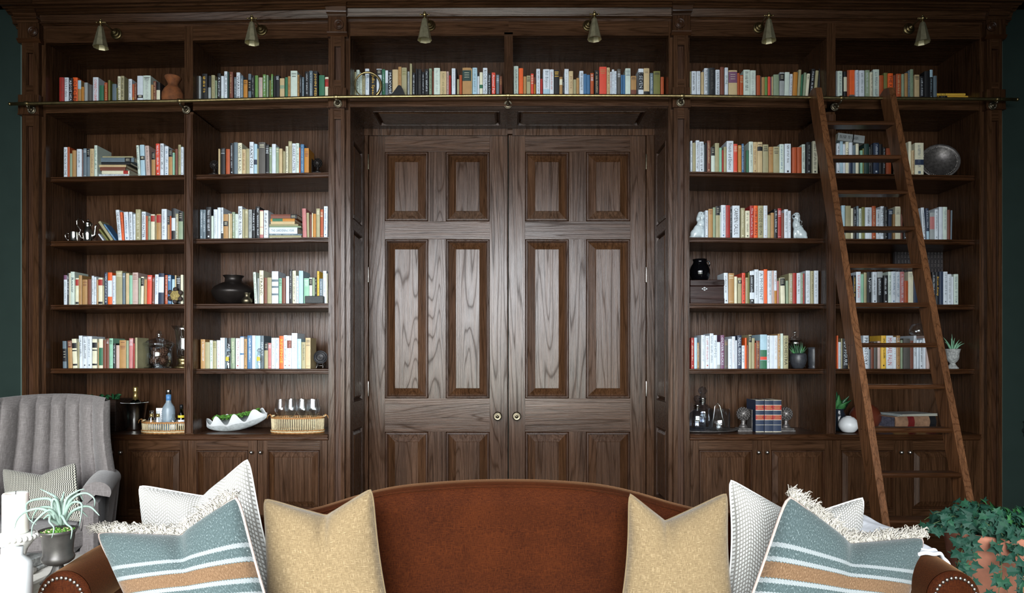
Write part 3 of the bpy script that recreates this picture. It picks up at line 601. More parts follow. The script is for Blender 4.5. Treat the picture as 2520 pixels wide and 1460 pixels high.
ROWDATA = '''
c1 0 100 150 6.632
305 380 270 r ~n|383 460 272 W ~K|462 520 280 K TW:ABOVE_HEAD|525 605 272 o TK:OLDER|608 662 318 t Ll0-32|665 708 425 q|712 768 355 g|771 833 388 d|855 943 268 W TR:CONNECTOGRAPHY|960 1030 400 e|1040 1088 355 x ~c|1101 1135 315 O|1170 1238 378 S|1240 1256 440 O|1258 1305 252 w TK:SPIRIT_OF_CRICKET|1308 1364 247 k ~K|1435 1490 297 W ~K|1492 1530 380 x Lq60-100|1533 1565 360 n ~c|1578 1670 245 W LK64-74|1673 1795 240 a =K ~g|1800 1838 390 t|1840 1885 330 n ~c|1890 1950 350 K Lw33-100
c2 0 470 150 6.632
115 160 248 g|182 265 210 K ~y|280 325 245 K Lg40-100|333 390 233 k ~O|394 425 322 s ~K|430 485 205 K TW:A_Royal_Duty|488 537 248 W La70-100|543 592 172 W ~K|594 620 180 E|625 685 180 n ~c|705 737 265 S ~W|742 802 190 W TK:WARRIOR|805 852 240 S ~W|858 922 312 q =K|935 982 212 S LK20-58|988 1035 240 K ~g|1045 1094 238 f|1096 1168 272 p ~g|1172 1222 222 f ~W|1232 1262 232 s|1280 1305 315 O|1308 1338 217 f ~W|1345 1380 250 K|1382 1442 232 K =W|1450 1525 285 c Ls28-42|1535 1580 268 e|1582 1623 252 t ~n|1627 1735 162 a =K|1738 1768 228 t ~K|1775 1806 237 K ~W|1812 1845 265 S ~W|1860 1922 175 K ~W|1930 1986 162 S ~W|1990 2065 165 K Ty:JOHN_PEEL|2090 2178 235 e|2188 2248 265 w Lr8-38 =K
cL 0 860 140 6.3
65 104 235 k|108 155 202 a ~K|158 195 250 a ~K|198 240 290 k ~K|243 305 185 W Tb:Hockney|320 410 250 K Ty:Julie_Speedie|420 500 188 W LK2-18|505 552 195 e ~W|555 599 212 W LS40-100|601 660 205 K TW:MAXWELL|665 754 198 c|757 805 155 t ~n|809 888 168 k =O|900 930 228 g ~K|935 970 107 k|975 1020 247 K ~W|1025 1055 185 K|1060 1115 190 K ~d|1120 1165 235 K ~W|1170 1225 190 K ~W|1235 1275 182 s ~K|1285 1307 220 n|1310 1403 173 a ~g|1405 1502 225 c TO:PLANTS_AND_ANIMALS|1505 1540 228 p ~n|1543 1572 290 r|1585 1643 180 W ~g|1645 1664 190 K|1668 1702 348 k|1705 1745 283 x|1752 1886 170 t LE8-42|1888 1902 180 c|1908 1980 170 l ~S|1983 2014 252 W LK0-12|2018 2065 240 w Le45-58|2070 2138 172 W TK:ROCKONOMICS|2140 2196 255 K TW:Along_in_a_Crowd|2205 2262 245 R TW:Animal_Farm|2275 2320 280 S =W|2325 2365 300 n =t
cR 0 1250 140 6.3
90 160 145 a ~K|168 235 178 o|240 285 305 t|290 350 292 k =K|355 398 262 R =w|403 430 320 q Ln0-30|440 498 187 W ~K|502 538 342 r|545 645 193 W Ll65-100 TS:Bill_Bryson|648 710 197 W ~r|715 795 208 K =y|798 845 312 t Lw10-35|848 868 335 K ~W|876 942 190 W ~g|945 1010 222 c Tn:Jo_Cox|1015 1060 352 k|1062 1105 328 t|1108 1170 220 W ~K|1172 1221 265 b|1223 1272 280 b|1278 1330 252 x =W|1345 1413 210 K ~c|1417 1528 155 R =t|1532 1580 167 c ~n|1585 1610 233 W ~r|1612 1648 197 W ~S|1650 1685 222 W ~b|1695 1748 190 d =W|1752 1780 280 b|1782 1816 283 b|1820 1900 180 a =S|1905 1990 298 t =K Ln60-85|2022 2102 185 W LK12-68 TW:I_SEVEN|2105 2192 178 c =K LK75-96|2200 2253 252 S ~W|2258 2360 222 O =K|2368 2418 313 x
c3 0 1680 140 6.632
118 140 240 k|145 222 235 W ~K|228 288 235 W ~g|300 345 250 c|350 412 187 W ~K|418 435 185 S|438 527 180 K ~d|537 603 212 W ~K|612 674 168 n|686 740 177 W Te:SUN|748 888 220 c Lv5-42|890 930 265 x|933 988 300 x =c|992 1098 212 a ~K|1101 1192 222 a ~g|1205 1265 303 x|1270 1282 315 d|1288 1338 332 t|1342 1385 330 f|1390 1432 325 R|1435 1448 330 v|1452 1476 323 c|1482 1570 290 s|1576 1655 255 g LK5-30 lean:6|1657 1733 252 a lean:12|1736 1780 282 W ~K lean:16|1792 1860 252 q lean:20|1864 1908 212 k lean:30|1915 1942 290 e lean:26|1950 1988 258 s lean:32|1995 2042 275 w =K lean:38|2060 2118 200 K ~W lean:48|2130 2178 225 k lean:42|2190 2230 195 K lean:42
c4 0 2040 140 6.632
120 137 230 g|140 218 232 a ~S Le82-98|238 292 240 K Lw18-65|300 329 218 x|332 428 217 o Ld75-100|431 482 218 W ~b|490 578 222 W ~S|590 664 218 s ~W|670 712 252 w ~K|720 818 207 a ~S|822 890 303 x|895 960 262 O|963 1045 270 o TK:THE_KILLING|1052 1092 300 n|1096 1180 278 x ~c|1185 1228 282 s|1235 1285 268 t|1292 1323 225 S ~g|1326 1376 205 s ~e|1395 1475 293 c =K|1482 1550 320 K ~W|1558 1640 235 K TW:~|1645 1692 213 K Ll0-22 ~l|1705 1760 310 S
c1 1 130 310 7.2
195 258 378 W TK:IN_THE_NICK_OF_TIME|260 300 375 x|302 342 490 s|345 412 435 t|425 513 412 W ~S|515 536 430 n|539 598 400 S =W|601 657 405 S LK0-28|659 730 405 c ~n|735 787 345 a ~e|1512 1558 345 a ~K lean:-36|1561 1638 337 l LK35-48 lean:-20|1658 1728 353 p ~K lean:-26|1750 1815 470 t LK0-30|1832 1900 315 R ~W lean:-8|1903 1965 313 W ~K|1967 1979 330 E|1982 2048 362 W ~b|2052 2120 415 t LK0-28|2122 2158 475 m|2165 2212 410 n|2222 2268 335 k ~K|2270 2315 375 W ~K
c2 1 470 310 7.2
485 515 408 c|530 605 395 K =W|614 690 412 x|694 755 305 K ~W|758 828 293 S|832 903 303 w TK:WHITE_ROAD|905 972 415 c ~n|976 1035 405 k|1038 1110 285 W TK:SAXTON|1112 1173 322 l LB50-66|1175 1197 405 k|1200 1316 290 d =w|1322 1382 330 K =W|1388 1430 375 s =W|1435 1503 322 W|1506 1556 383 s =w|1560 1618 403 c|1625 1670 452 k|1678 1723 362 w ~K|1726 1789 273 k =w|1792 1856 313 W TB:DARKE_MATTER|1858 1915 307 a ~S|1917 1940 385 x|1943 2003 327 b ~l|2008 2088 395 q =n
c3 1 1690 310 7.2
66 100 265 W ~K|105 157 300 k|161 223 257 W TK:Happiness_by_Design|227 301 280 W ~K|303 318 330 W|322 356 300 K|360 422 262 n ~c|432 497 375 a LK0-33|499 575 305 k|578 621 388 m|623 652 430 r|655 704 370 k|708 826 268 W TK:Friends_and_Enemies|829 897 320 R =w|911 973 345 q =w|976 1012 318 b ~W|1016 1050 425 d|1056 1096 432 e|1102 1174 280 a ~K|1176 1246 287 c ~n|1252 1340 287 c LK15-28 =K|1348 1446 330 k =K|1453 1531 372 t =n|1534 1639 368 k =K|1642 1722 325 a ~b|1735 1845 318 W ~K|1868 1955 380 x|1957 2035 378 x|2040 2098 328 a ~K|2120 2205 288 K ~g|2228 2320 270 w ~K
c4 1 2030 310 6.811
195 251 293 W ~K|253 301 258 l|303 343 305 W|346 402 268 w TK:OTHER|405 462 275 W LB55-100|465 515 325 S|517 566 298 w|570 591 415 E|593 631 412 m|633 654 380 O|657 738 300 E|741 766 350 K ~w|769 810 315 K|813 905 285 B ~W|909 965 305 K|969 1020 360 K ~W|1028 1110 375 x|1400 1450 262 w|1453 1500 410 c ~n|1508 1655 285 w ~S LB50-66
c1 2 130 490 7.2
895 925 620 W TK:~ lean:-100|965 1005 540 O lean:-160|1030 1085 400 k lean:-235|1105 1142 450 b ~l lean:-215|1162 1225 195 W TK:THE_NEW_URBAN_CRISIS lean:-50|1228 1268 235 o ~K lean:-36|1278 1355 230 W ~b lean:-24|1360 1419 230 W ~K lean:-14|1425 1465 270 W ~S|1468 1556 185 k ~w|1575 1645 225 W TB:DARKE_MATTER|1648 1685 300 x|1688 1732 305 s =K|1738 1805 272 w Lr5-28|1810 1835 300 k|1838 1918 267 t Lr4-32|1928 2018 178 W ~S|2022 2070 300 t LK0-35|2075 2100 300 x|2105 2170 167 W LK0-30 LK70-97|2172 2225 262 k ~W|2228 2305 218 s LK0-35
c2 2 470 490 7.2
115 156 225 K|158 210 190 S ~W|212 260 190 S ~W|268 358 143 K ~W|360 398 300 a|401 467 185 W ~g|470 528 152 W|530 572 152 W ~K LK80-100|575 659 268 t LK28-48|661 690 260 w|692 724 262 c|727 779 232 s ~W|782 835 267 a ~g|838 908 130 W TK:LAND_ROVER|910 948 182 k|952 1012 182 k =w|1020 1078 187 g ~K|1085 1135 185 K TW:PARK_LIFE|1145 1216 135 K ~W|1220 1282 202 u Lw3-58 Lw60-85|1290 1368 202 W ~K|1982 2050 170 u lean:-14|2054 2098 245 k lean:-8|2101 2140 275 n|2142 2162 250 w|2165 2215 262 q|2220 2284 170 k =w|2287 2344 185 x =w|2352 2418 130 W ~b lean:4
c3 2 1690 490 7.2
330 378 203 W ~K|385 462 175 t =n|465 510 150 s|515 586 128 k LK0-28|588 606 235 a|609 690 108 W ~b|693 766 112 r ~n|768 801 180 K ~W|808 937 118 W TK:CARMEN_CALLIL|956 1030 160 k ~w|1038 1115 208 w ~K|1118 1187 118 r TW:The_Teacher's_Up|1189 1258 117 o TK:CHRIS_RYAN|1262 1356 118 k TK:CHIGOZIE_OBIOMA|1360 1430 117 W ~p|1433 1487 288 k|1490 1546 245 t|1549 1610 178 K ~W|1613 1675 165 r =W|1678 1723 248 n|1728 1794 185 W ~S|1797 1845 210 W ~K
c4 2 2040 490 7.0
215 283 112 l|285 376 118 k|378 419 160 w|421 473 143 K ~W|476 513 123 S ~W|516 560 165 a ~K|563 620 140 O|625 737 145 W ~K|742 806 122 x ~w|815 886 180 W ~K|888 948 125 W TK:BRET_EASTON_ELLIS|955 1011 135 K ~g|1022 1101 180 B =W|1104 1138 260 t|1140 1233 130 w =K|1237 1270 258 n|1285 1340 300 K ~W|1620 1672 148 W ~K lean:-36|1680 1728 160 B Ll72-100 ~W lean:-14|1737 1820 235 g Lu15-60|1823 1882 180 W ~S|1895 1960 137 W|1962 2036 137 a ~S|2040 2090 187 n|2092 2118 195 S lean:10
c1 3 130 650 7.2
195 252 198 W Lv0-15 ~S|255 287 160 K ~W|289 313 160 w|315 386 137 a TB:Renoir|403 459 250 w Lr5-28 LK88-96|461 517 200 t|525 611 277 t =n|613 681 270 n|688 729 210 W ~K|731 769 232 W ~S|772 804 280 t|808 882 245 w Lr6-28 LK88-96|884 912 385 k|915 970 150 B ~W|975 1051 150 o LW25-75|1055 1113 205 W ~b|1118 1231 122 k =w|1234 1282 160 S =W|1285 1352 165 c|1356 1410 200 m|1413 1510 152 p =n|1515 1556 250 s|1558 1606 227 w LK5-33 lean:8|1612 1664 272 t lean:5|1668 1748 197 R =W lean:10|1758 1798 240 n =W lean:6|1805 1866 187 W ~b lean:8|1872 1965 165 B LW12-62 lean:6|1985 2034 195 x ~W|2037 2095 195 b =W|2110 2159 270 l|2161 2186 200 c|2190 2262 222 K =W|2265 2308 192 w
c2 3 470 640 7.2
1128 1175 217 a ~K lean:-28|1178 1208 325 g|1213 1284 187 w TK:STRAND|1295 1348 315 n|1352 1428 312 k|1432 1547 202 W LS25-32 LS45-51 LS68-74|1558 1610 325 m =e|1612 1677 320 n|1685 1739 290 W|1742 1796 172 K ~W|1800 1859 192 w ~K|1862 1909 282 W ~b|1911 1987 192 l|2000 2092 325 m =W|2095 2148 312 a LK5-30|2150 2196 315 s|2198 2232 310 K ~w|2235 2272 200 y ~K|2275 2336 332 S ~W|2340 2400 195 W ~S|2402 2420 240 w
c3 3 1690 630 7.2
665 735 302 W ~K lean:-8|738 838 308 t =w|842 893 367 w|908 971 387 k LK10-22|978 1037 302 R ~K|1040 1088 385 k =O|1090 1112 290 O|1115 1196 270 K LW65-85 LW0-12 ~W|1199 1272 242 W ~S|1275 1362 262 W TS:A_MOMENT|1365 1430 238 o|1433 1506 263 W ~S|1508 1546 260 p|1548 1595 262 W Lq60-100 ~r|1598 1632 445 u|1635 1656 390 k|1662 1742 390 w LK2-30 lean:-8|1760 1804 440 s lean:-5|1808 1876 310 k ~W|1880 1944 303 r|1948 2018 305 W ~K|2025 2060 305 s ~W|2062 2086 312 r|2110 2183 262 W ~g|2195 2250 267 k ~K|2255 2332 262 W ~S
c4 3 2040 600 7.0
415 466 545 K ~y|468 547 485 W TR:Lord_Byron|550 599 528 m|602 650 497 k|656 747 487 K TW:Lynam|750 826 487 W ~K|829 924 482 K Lg0-18 ~W|943 1014 545 K ~W|1022 1074 482 a ~K|1076 1152 480 W ~b|1154 1222 483 W ~b|1225 1296 483 u ~W|1300 1362 640 x|1365 1452 482 w =S|1455 1535 500 B|1780 1834 490 K ~W|1837 1902 490 K Ty:Break_Away|1904 1966 480 B|1970 2042 482 W ~S|2044 2110 525 W ~g|2112 2147 567 W|2150 2228 525 a ~S
c1 4 130 790 7.2
180 246 358 S LK28-75 lean:-8|275 350 352 t Ln0-25 lean:-14|358 438 320 w LK14-32 LK38-42 LK85-91 lean:-22|445 466 375 k|468 531 262 W ~K lean:-8|533 604 280 W ~K|606 693 275 W ~S|700 783 322 w LK12-30 LK36-40 LK84-90|786 815 380 t|818 888 320 w Le30-90|892 943 340 n|946 998 315 n =W|1000 1066 310 m =K|1070 1112 400 K ~W|1115 1179 432 p|1182 1298 342 t =n|1301 1343 348 s|1345 1415 308 u =W lean:10|1425 1450 400 r|1458 1498 298 k
c2 4 470 800 7.2
172 250 255 t ~W|252 330 305 k|333 386 272 a ~K|389 452 287 k =O|458 518 272 W ~u|520 600 230 W ~g|602 639 230 S|641 703 232 K TW:AFTER|706 779 232 s ~w|792 868 237 W ~r|870 937 203 W Lb0-3 Lb52-57|940 994 248 t ~K|1000 1076 187 b ~W|1080 1140 187 W|1142 1229 190 l|1231 1290 190 S TW:SMART|1300 1366 312 k LK0-30|1368 1423 320 u =W|1425 1489 230 W ~s|1492 1560 230 W ~b|1565 1640 197 o Ty:REVENGE|1642 1703 182 W ~K|1705 1783 187 W Ln15-38 ~u|1785 1883 145 W ~g|1885 1952 247 l ~W|1955 2027 305 k ~K|2030 2118 230 c =K
c3 4 1690 790 7.2
78 130 300 r ~w|132 184 298 l|186 216 387 t ~W|218 250 490 d|255 325 252 W ~g|328 404 265 W ~r|408 473 223 W ~S|475 536 252 W TS:FISHING|538 595 375 W Lg85-100|600 663 252 v TW:OLIVER_SACKS|666 730 332 d =t|735 800 320 W ~g|802 860 275 W ~p|862 893 345 W|895 972 257 B TW:NIALL_FERGUSON|974 1030 437 W ~S|1032 1062 300 o|1066 1095 430 n|1098 1150 247 k LK3-22|1153 1205 305 k|1207 1226 390 x|1229 1296 350 n =t ~t|1300 1420 243 l Le45-65 LR65-74 Le75-100|1423 1469 258 W ~K|1472 1542 260 W|1545 1612 260 W ~p|1615 1656 230 t ~W|1659 1709 225 a|1712 1800 260 k TK:ORCHESTRA
c4 4 2040 780 7.0
136 160 323 o|162 206 435 W ~S|208 233 373 k|240 330 375 K TW:GO_FIGURE|334 360 620 t|590 685 323 W TK:PREHISTORY|687 716 560 S|719 771 445 n|774 833 430 d|836 886 420 p|900 982 323 y ~K|985 1106 325 W Tr:MICHAEL_PALIN|1108 1166 350 W ~S|1168 1226 323 t =W ~n|1232 1278 400 s|1281 1395 375 d|1398 1457 410 n|1462 1508 325 W ~K|1511 1560 400 W|1562 1619 400 W ~K|1621 1676 370 W|1679 1733 323 p
'''
# flat-lying books: bay row x0 y0 k | xl xr ytop ybot colour ...  (bottom one first)
FLAT = '''
c4 0 2040 140 6.632
1805 2245 622 712 k|1795 2270 570 622 y LK0-28|1760 2225 533 570 y =O
c1 1 130 310 7.2
770 1375 852 890 W TK:pattern|790 1355 823 852 W ~K|870 1360 765 823 w Lr78-95|840 1290 700 765 n|825 1300 655 700 c|860 1370 610 655 K|855 1440 532 610 S LK72-92|880 1420 508 532 k
c2 2 470 490 7.2
1380 1970 657 690 w ~K|1385 1955 630 657 k|1375 1965 602 630 S ~W|1388 1885 490 602 W TS:THE_GARDENING_YEAR|1388 1950 462 490 s|1392 1900 430 462 k|1415 1840 380 430 c|1410 1840 330 380 q Le8-50|1416 1880 255 330 n LK75-100
'''
TXT = {}
def text_mesh(s):
    if s in TXT: return TXT[s]
    cu = bpy.data.curves.new('t', 'FONT'); cu.body = s; cu.resolution_u = 1; cu.size = 1
    o = bpy.data.objects.new('t', cu); COL.objects.link(o)
    dg = bpy.context.evaluated_depsgraph_get(); me = bpy.data.meshes.new_from_object(o.evaluated_get(dg))
    vs = [v.co.copy() for v in me.vertices]; fs = [tuple(p.vertices) for p in me.polygons]
    x0 = min(v.x for v in vs); x1 = max(v.x for v in vs); y0 = min(v.y for v in vs); y1 = max(v.y for v in vs)
    TXT[s] = ([((v.x-x0)/(x1-x0), (v.y-y0)/(y1-y0)) for v in vs], fs, (x1-x0)/(y1-y0))
    bpy.data.objects.remove(o); bpy.data.meshes.remove(me); bpy.data.curves.remove(cu); return TXT[s]
def book_geo(q, W_, H_, D_, col, opts, rng, M):
    """spine at y=0 facing -Y, x in 0..W, z in 0..H"""
    c = bmat(col); pg = bmat('P'); bt = min(.0028, W_*.16); q.M = M
    cur = min(.35*W_, .004); ns = 4 if W_ > .012 else 2; hard = rng.random() < .6
    sp = [(W_*i/ns, -cur*math.sin(math.pi*i/ns)*(.6)) for i in range(ns+1)]
    v = [(x, y, z) for z in (0, H_) for x, y in sp] + [(0, .004, 0), (W_, .004, 0), (0, .004, H_), (W_, .004, H_)]
    n = ns+1; fs = [(i, i+1, n+i+1, n+i) for i in range(ns)] + [tuple(range(n, 2*n)) + (2*n+3, 2*n+2), tuple(range(n))[::-1] + (2*n, 2*n+1)]
    q.add(v, fs, c)
    q.box(0, bt, .0, D_, 0, H_, c); q.box(W_-bt, W_, .0, D_, 0, H_, c)
    e = .003 if hard else .0006
    q.box(bt, W_-bt, .004, D_-e, e, H_-e, pg)
    yy = lambda x: -cur*.6*math.sin(math.pi*x/W_) - .0004
    def patch(x0, x1, z0, z1, mat, off=0.0):
        k = 3; vs = []
        for z in (z0, z1):
            for i in range(k+1):
                x = x0 + (x1-x0)*i/k; vs.append((x, yy(x)-off, z))
        q.add(vs, [(i, i+1, k+2+i, k+1+i) for i in range(k)], mat)
    top = H_*.95; bot = H_*.06; lab = None
    for o_ in opts:
        if o_[0] == 'L':
            a, b = o_[2:].split('-'); za, zb = H_*(1-int(b)/100), H_*(1-int(a)/100); patch(0, W_, za, zb, bmat(o_[1])); 
            if o_[1] in 'KnvE' and W_ > .014 and zb - za > .02 and len(opts) == 1:
                for i in range(3): patch(W_*.22, W_*.78, zb-(.25+.2*i)*(zb-za)-.0012, zb-(.25+.2*i)*(zb-za)+.0012, bmat('w'), .0003)
            if int(a) == 0: top = za - .004
            if int(b) == 100: bot = zb + .004
            lab = (za, zb)
    for o_ in opts:
        if o_[0] == 'T' and o_[3:] != '~':
            vs, fs, asp = text_mesh(o_[3:].replace('_', ' ')); t0, b0 = top, bot
            if lab and len(opts) > 1 and o_[1] == 'W' and 'LK' in ''.join(opts): t0, b0 = lab[1]-.004, lab[0]+.004
            ln = (t0-b0)*.92; hgt = min(W_*.62, ln/asp*1.5); ln = min(ln, hgt*asp*1.6)
            s0 = t0 - (t0-b0-ln)*.3
            q.add([((W_-hgt)/2 + y*hgt, yy((W_-hgt)/2 + y*hgt)-.0005, s0 - x*ln) for x, y in vs], fs, bmat(o_[1]))
            top = 0
        elif o_[0] == '~' and top > 0:
            z = top - H_*.04*rng.random(); end = bot + (top-bot)*rng.uniform(.05, .35); m_ = bmat(o_[1]); wd = W_*rng.uniform(.3, .5); x0 = (W_-wd)/2 + W_*rng.uniform(-.08, .08)
            lh = rng.uniform(.0028, .0048)
            while z > end:
                if rng.random() < .16: z -= lh*1.3; continue
                k = rng.random(); a = x0 + (wd*.35 if k > .7 else 0); b = x0 + wd - (wd*.25 if k < .4 else 0)
                patch(a, b, z-lh*.34, z, m_)
                if k > .3: patch(x0 if k > .6 else x0 + wd*.6, x0 + wd*.35 if k > .6 else x0+wd, z-lh*.75, z-lh*.3, m_)
                z -= lh
            end = bot + (top-bot)*.04
            if rng.random() < .6: patch(W_*.35, W_*.65, bot+.004, bot+.004+W_*.3, m_)
        elif o_[0] == '=':
            m_ = bmat(o_[1]); z = H_*rng.uniform(.92, .95)
            for i in range(rng.randint(3, 6)):
                h_ = rng.choice((.001, .003, .004)); a = W_*rng.uniform(.08, .2); patch(a, W_-a, z-h_, z, m_); z -= h_ + rng.uniform(.003, .008)
            if rng.random() < .5: patch(W_*.1, W_*.9, H_*.08, H_*.08+.0015, m_)
    q.M = None
BAYN = {'c1': 'far-left bay', 'c2': 'bay left of the door', 'cL': 'left over-door bay', 'cR': 'right over-door bay', 'c3': 'bay right of the door', 'c4': 'far-right bay'}
ROWN = ['top shelf', 'second shelf', 'third shelf', 'fourth shelf', 'fifth shelf']
ORD = ['first', 'second', 'third', 'fourth', 'fifth', 'sixth', 'seventh', 'eighth', 'ninth', 'tenth', 'eleventh', 'twelfth']
books = []; cur = None
for ln in ROWDATA.strip().split('\n'):
    if ln[:2] in BAYS and '|' not in ln:
        f = ln.split(); cur = (f[0], int(f[1]), float(f[2]), float(f[3]), float(f[4])); continue
    row = []
    for it in ln.split('|'):
        f = it.split(); b, r_, X0, Y0, k = cur
        d = dict(bay=b, row=r_, xl=X0+float(f[0])/k, xr=X0+float(f[1])/k, yt=Y0+float(f[2])/k, col=f[3], opts=[o_ for o_ in f[4:] if not o_.startswith('lean')], lean=0)
        for o_ in f[4:]:
            if o_.startswith('lean'): d['lean'] = float(o_[5:])/k
        row.append(d)
    for i, d in enumerate(row):
        d['L'] = PAL[row[i-1]['col']][1] if i and d['xl'] - row[i-1]['xr'] < 4 else None
        d['R'] = PAL[row[i+1]['col']][1] if i < len(row)-1 and row[i+1]['xl'] - d['xr'] < 4 else None
        same = [e for e in row if e['col'] == d['col']]; d['n'] = (same.index(d), len(same)); d['i'] = i; d['N'] = len(row)
        l, r = ROWS[d['bay']][d['row']]; d['area'] = (d['xr']-d['xl']) * (1 if True else 0) * (sum(ROWS[d['bay']][d['row']])/2 - d['yt'])
    books += row
rk = sorted(books, key=lambda d: -d['area'])
FLATN = sum(l.count('|') + 1 for l in FLAT.strip().split('\n') if '|' in l)
EXTRA_BOOKS = 7
KEEP = {id(d) for d in rk[:300 - FLATN - EXTRA_BOOKS]}
rest = MB(); used_labels = set()
def mk_label(d):
    col = PAL[d['col']][1]; wpx = d['xr']-d['xl']; ad = 'thick ' if wpx > 12.5 else ('slim ' if wpx < 6.5 else '')
    ft = ''
    for o_ in d['opts']:
        if o_[0] == 'L': ft = ' with %s band' % PAL[o_[1]][1]
        elif o_[0] == '=' and not ft: ft = ' with lettered head'
        elif o_[0] in '~T' and not ft and o_[1] in PAL: ft = ' with %s lettering' % PAL[o_[1]][1]
    if d['lean']: ft = ' leaning ' + ('right' if d['lean'] > 0 else 'left')
    if d['L'] and d['R']: nb = 'between %s and %s' % (d['L'], d['R'])
    elif d['R']: nb = 'just left of a %s one' % d['R']
    elif d['L']: nb = 'just right of a %s one' % d['L']
    else: nb = 'standing apart'
    loc = ROWN[d['row']] + ', ' + BAYN[d['bay']]
    k, n = d['n']
    cands = ['%s%s book%s %s, %s' % (ad, col, ft, nb, loc), '%s%s book%s %s, %s' % ('', col, ft, nb, loc), '%s%s book%s, %s' % (ad, col, ft, loc) if sum(e['col'] == d['col'] and e['opts'] == d['opts'] and e['row'] == d['row'] and e['bay'] == d['bay'] for e in books) == 1 else '~', '%s%s book%s %s, %s' % (ad, col, '', nb, loc)]
    if n > 1 and k < 12: cands.append('%s%s book, %s of the %s ones from the left, %s' % (ad, col, ORD[k], col, loc))
    for c in cands:
        if c != '~' and len(c.replace('-', ' ').split()) <= 16 and c not in used_labels: used_labels.add(c); return c
    rr_ = d['N']-1-d['i']
    c = '%s book, %s, %s' % (col, ORD[d['i']]+' from left' if d['i'] < 12 else (ORD[rr_]+' from right end' if rr_ < 12 else '%dth from left' % (d['i']+1)), loc)
    used_labels.add(c); return c
rng = random.Random(4)
for d in books:
    ys = .088 + rng.uniform(-.008, .012)
    bay, row = d['bay'], d['row']
    if bay == 'cL' and d['xr'] < 1001: ys += .045 if d['xl'] < 940 else .03   # the ring and dark bookend stand before these
    xl, xr = hx(d['xl'], ys) + .0004, hx(d['xr'], ys) - .0004
    z0 = min(shelf_z(bay, row, d['xl']), shelf_z(bay, row, d['xr'])) ; z0 = max(shelf_z(bay, row, d['xl']), shelf_z(bay, row, d['xr']))
    H_ = hz(d['yt'], ys) - z0; W_ = xr - xl
    D_ = min(H_*rng.uniform(.64, .74), .40 - ys); ang = 0
    loc = Vector((xl, ys, z0)); M = Matrix.Identity(4)
    if d['lean']:
        dx = d['lean'] * (CD+ys)/F; ang = math.atan2(dx, H_)
        if abs(ang) > .3: H_ = math.hypot(dx, H_) - abs(math.sin(ang))*W_*.5
        c_, s_ = math.cos(ang), math.sin(ang); W_ = W_*c_
        if dx > 0: loc.x = xr; M = Matrix.Translation((-W_, 0, 0))
        M = Matrix.Rotation(ang, 4, 'Y') @ M
    if id(d) in KEEP:
        q = MB(); book_geo(q, W_, H_, D_, d['col'], d['opts'], rng, M)
        q.v = [(p[0]+loc.x, p[1]+loc.y, p[2]+loc.z) for p in q.v]
        q.build('book', label=mk_label(d), cat='book', group='books on the %s of the %s' % (ROWN[row], BAYN[bay]), org=loc)
    else: book_geo(rest, W_, H_, D_, d['col'], d['opts'], rng, Matrix.Translation(loc) @ M)
rest.build('book', kind='stuff', cat='books', label='the smaller books scattered among the larger ones on all the shelves')
print('BOOKS', len(books), 'rest', len(books) - len(KEEP), 'flat', FLATN)
cur = None; FL = {('c4', 0): 'far-right top shelf stack', ('c1', 1): 'far-left second shelf stack', ('c2', 2): 'third shelf stack left of the door'}
for ln in FLAT.strip().split('\n'):
    if '|' not in ln: f = ln.split(); cur = (f[0], int(f[1]), float(f[2]), float(f[3]), float(f[4])); continue
    z = None; its = ln.split('|')
    for i, it in enumerate(its):
        f = it.split(); b, r_, X0, Y0, k = cur; ys = .10 + rng.uniform(0, .01)
        xl, xr = hx(X0+float(f[0])/k, ys), hx(X0+float(f[1])/k, ys); th = (float(f[3])-float(f[2]))/k*(CD+ys)/F - .0003
        if z is None: z = max(shelf_z(b, r_, X0+float(f[0])/k), shelf_z(b, r_, X0+float(f[1])/k))
        q = MB(); M = Matrix.Translation((xr, ys, z)) @ Matrix.Rotation(R(-90), 4, 'Y')
        book_geo(q, th, xr-xl, .155 + rng.uniform(-.01, .01), f[4], f[5:], rng, M)
        pos = 'top' if i == len(its)-1 else ('bottom' if i == 0 else '%s up' % ORD[i])
        q.build('book', label='%s book lying %s in the %s' % (PAL[f[4]][1], pos, FL[(b, r_)]), cat='book', group='books lying in the flat stacks', org=(xr, ys, z)); z += th + .0003
# pale thick book lying across the tops, far-right bay
ys = .09; xa, za = hx(2030+205/6.811, ys), hz(310+258/6.811, ys); xb = hx(2030+655/6.811, ys); 
q = MB(); ln_ = xb-xa; M = Matrix.Translation((xb, ys, hz(310+300/6.811, ys)+.003)) @ Matrix.Rotation(R(-90)+math.atan2(.011, ln_)+.06, 4, 'Y')
book_geo(q, .050, ln_*1.0, .15, 'g', ['LK55-60', '~K'], rng, M)
q.build('book', label='thick pale grey book lying tilted on top of the upright ones behind the ladder', cat='book', org=(xb, ys, za))
# ================================================================ things on the shelves
def zs(bay, row, px): return .896 if row == 5 else shelf_z(bay, row, px)
def base(bay, row, px, Y): return Vector((hx(px, Y), Y, zs(bay, row, px)))
def lathed(name, label, cat, loc, prof, mat, seg=28, **kw):
    q = MB(); q.lathe(prof, tuple(loc), mat, seg, **kw); return q.build(name, label=label, cat=cat, org=loc)
TERRA = plain('terracotta_rough', '70401F', .85, .35, 30, bmp=.5)
TERRAP = plain('terracotta_pot', 'B87A62', .8, .18, 18, bmp=.2)
BRONZE = plain('dark_bronze', '26211F', .38, .3, 14, .55, .15)
POTBR = plain('brown_glaze', '5A2A1C', .3, .15, 12)
BLACKG = plain('black_gloss', '060608', .05, .1, 12)
WHITEC = plain('white_ceramic', 'DDE0E2', .35, .03, 20)
DOGC = plain('dog_glaze', 'BCC8CC', .12, .10, 30)
CHAR = plain('charcoal_clay', '34363B', .4, .25, 60, bmp=.3)
STONE = plain('grey_stone', '9A9C9A', .85, .45, 90, bmp=.5)
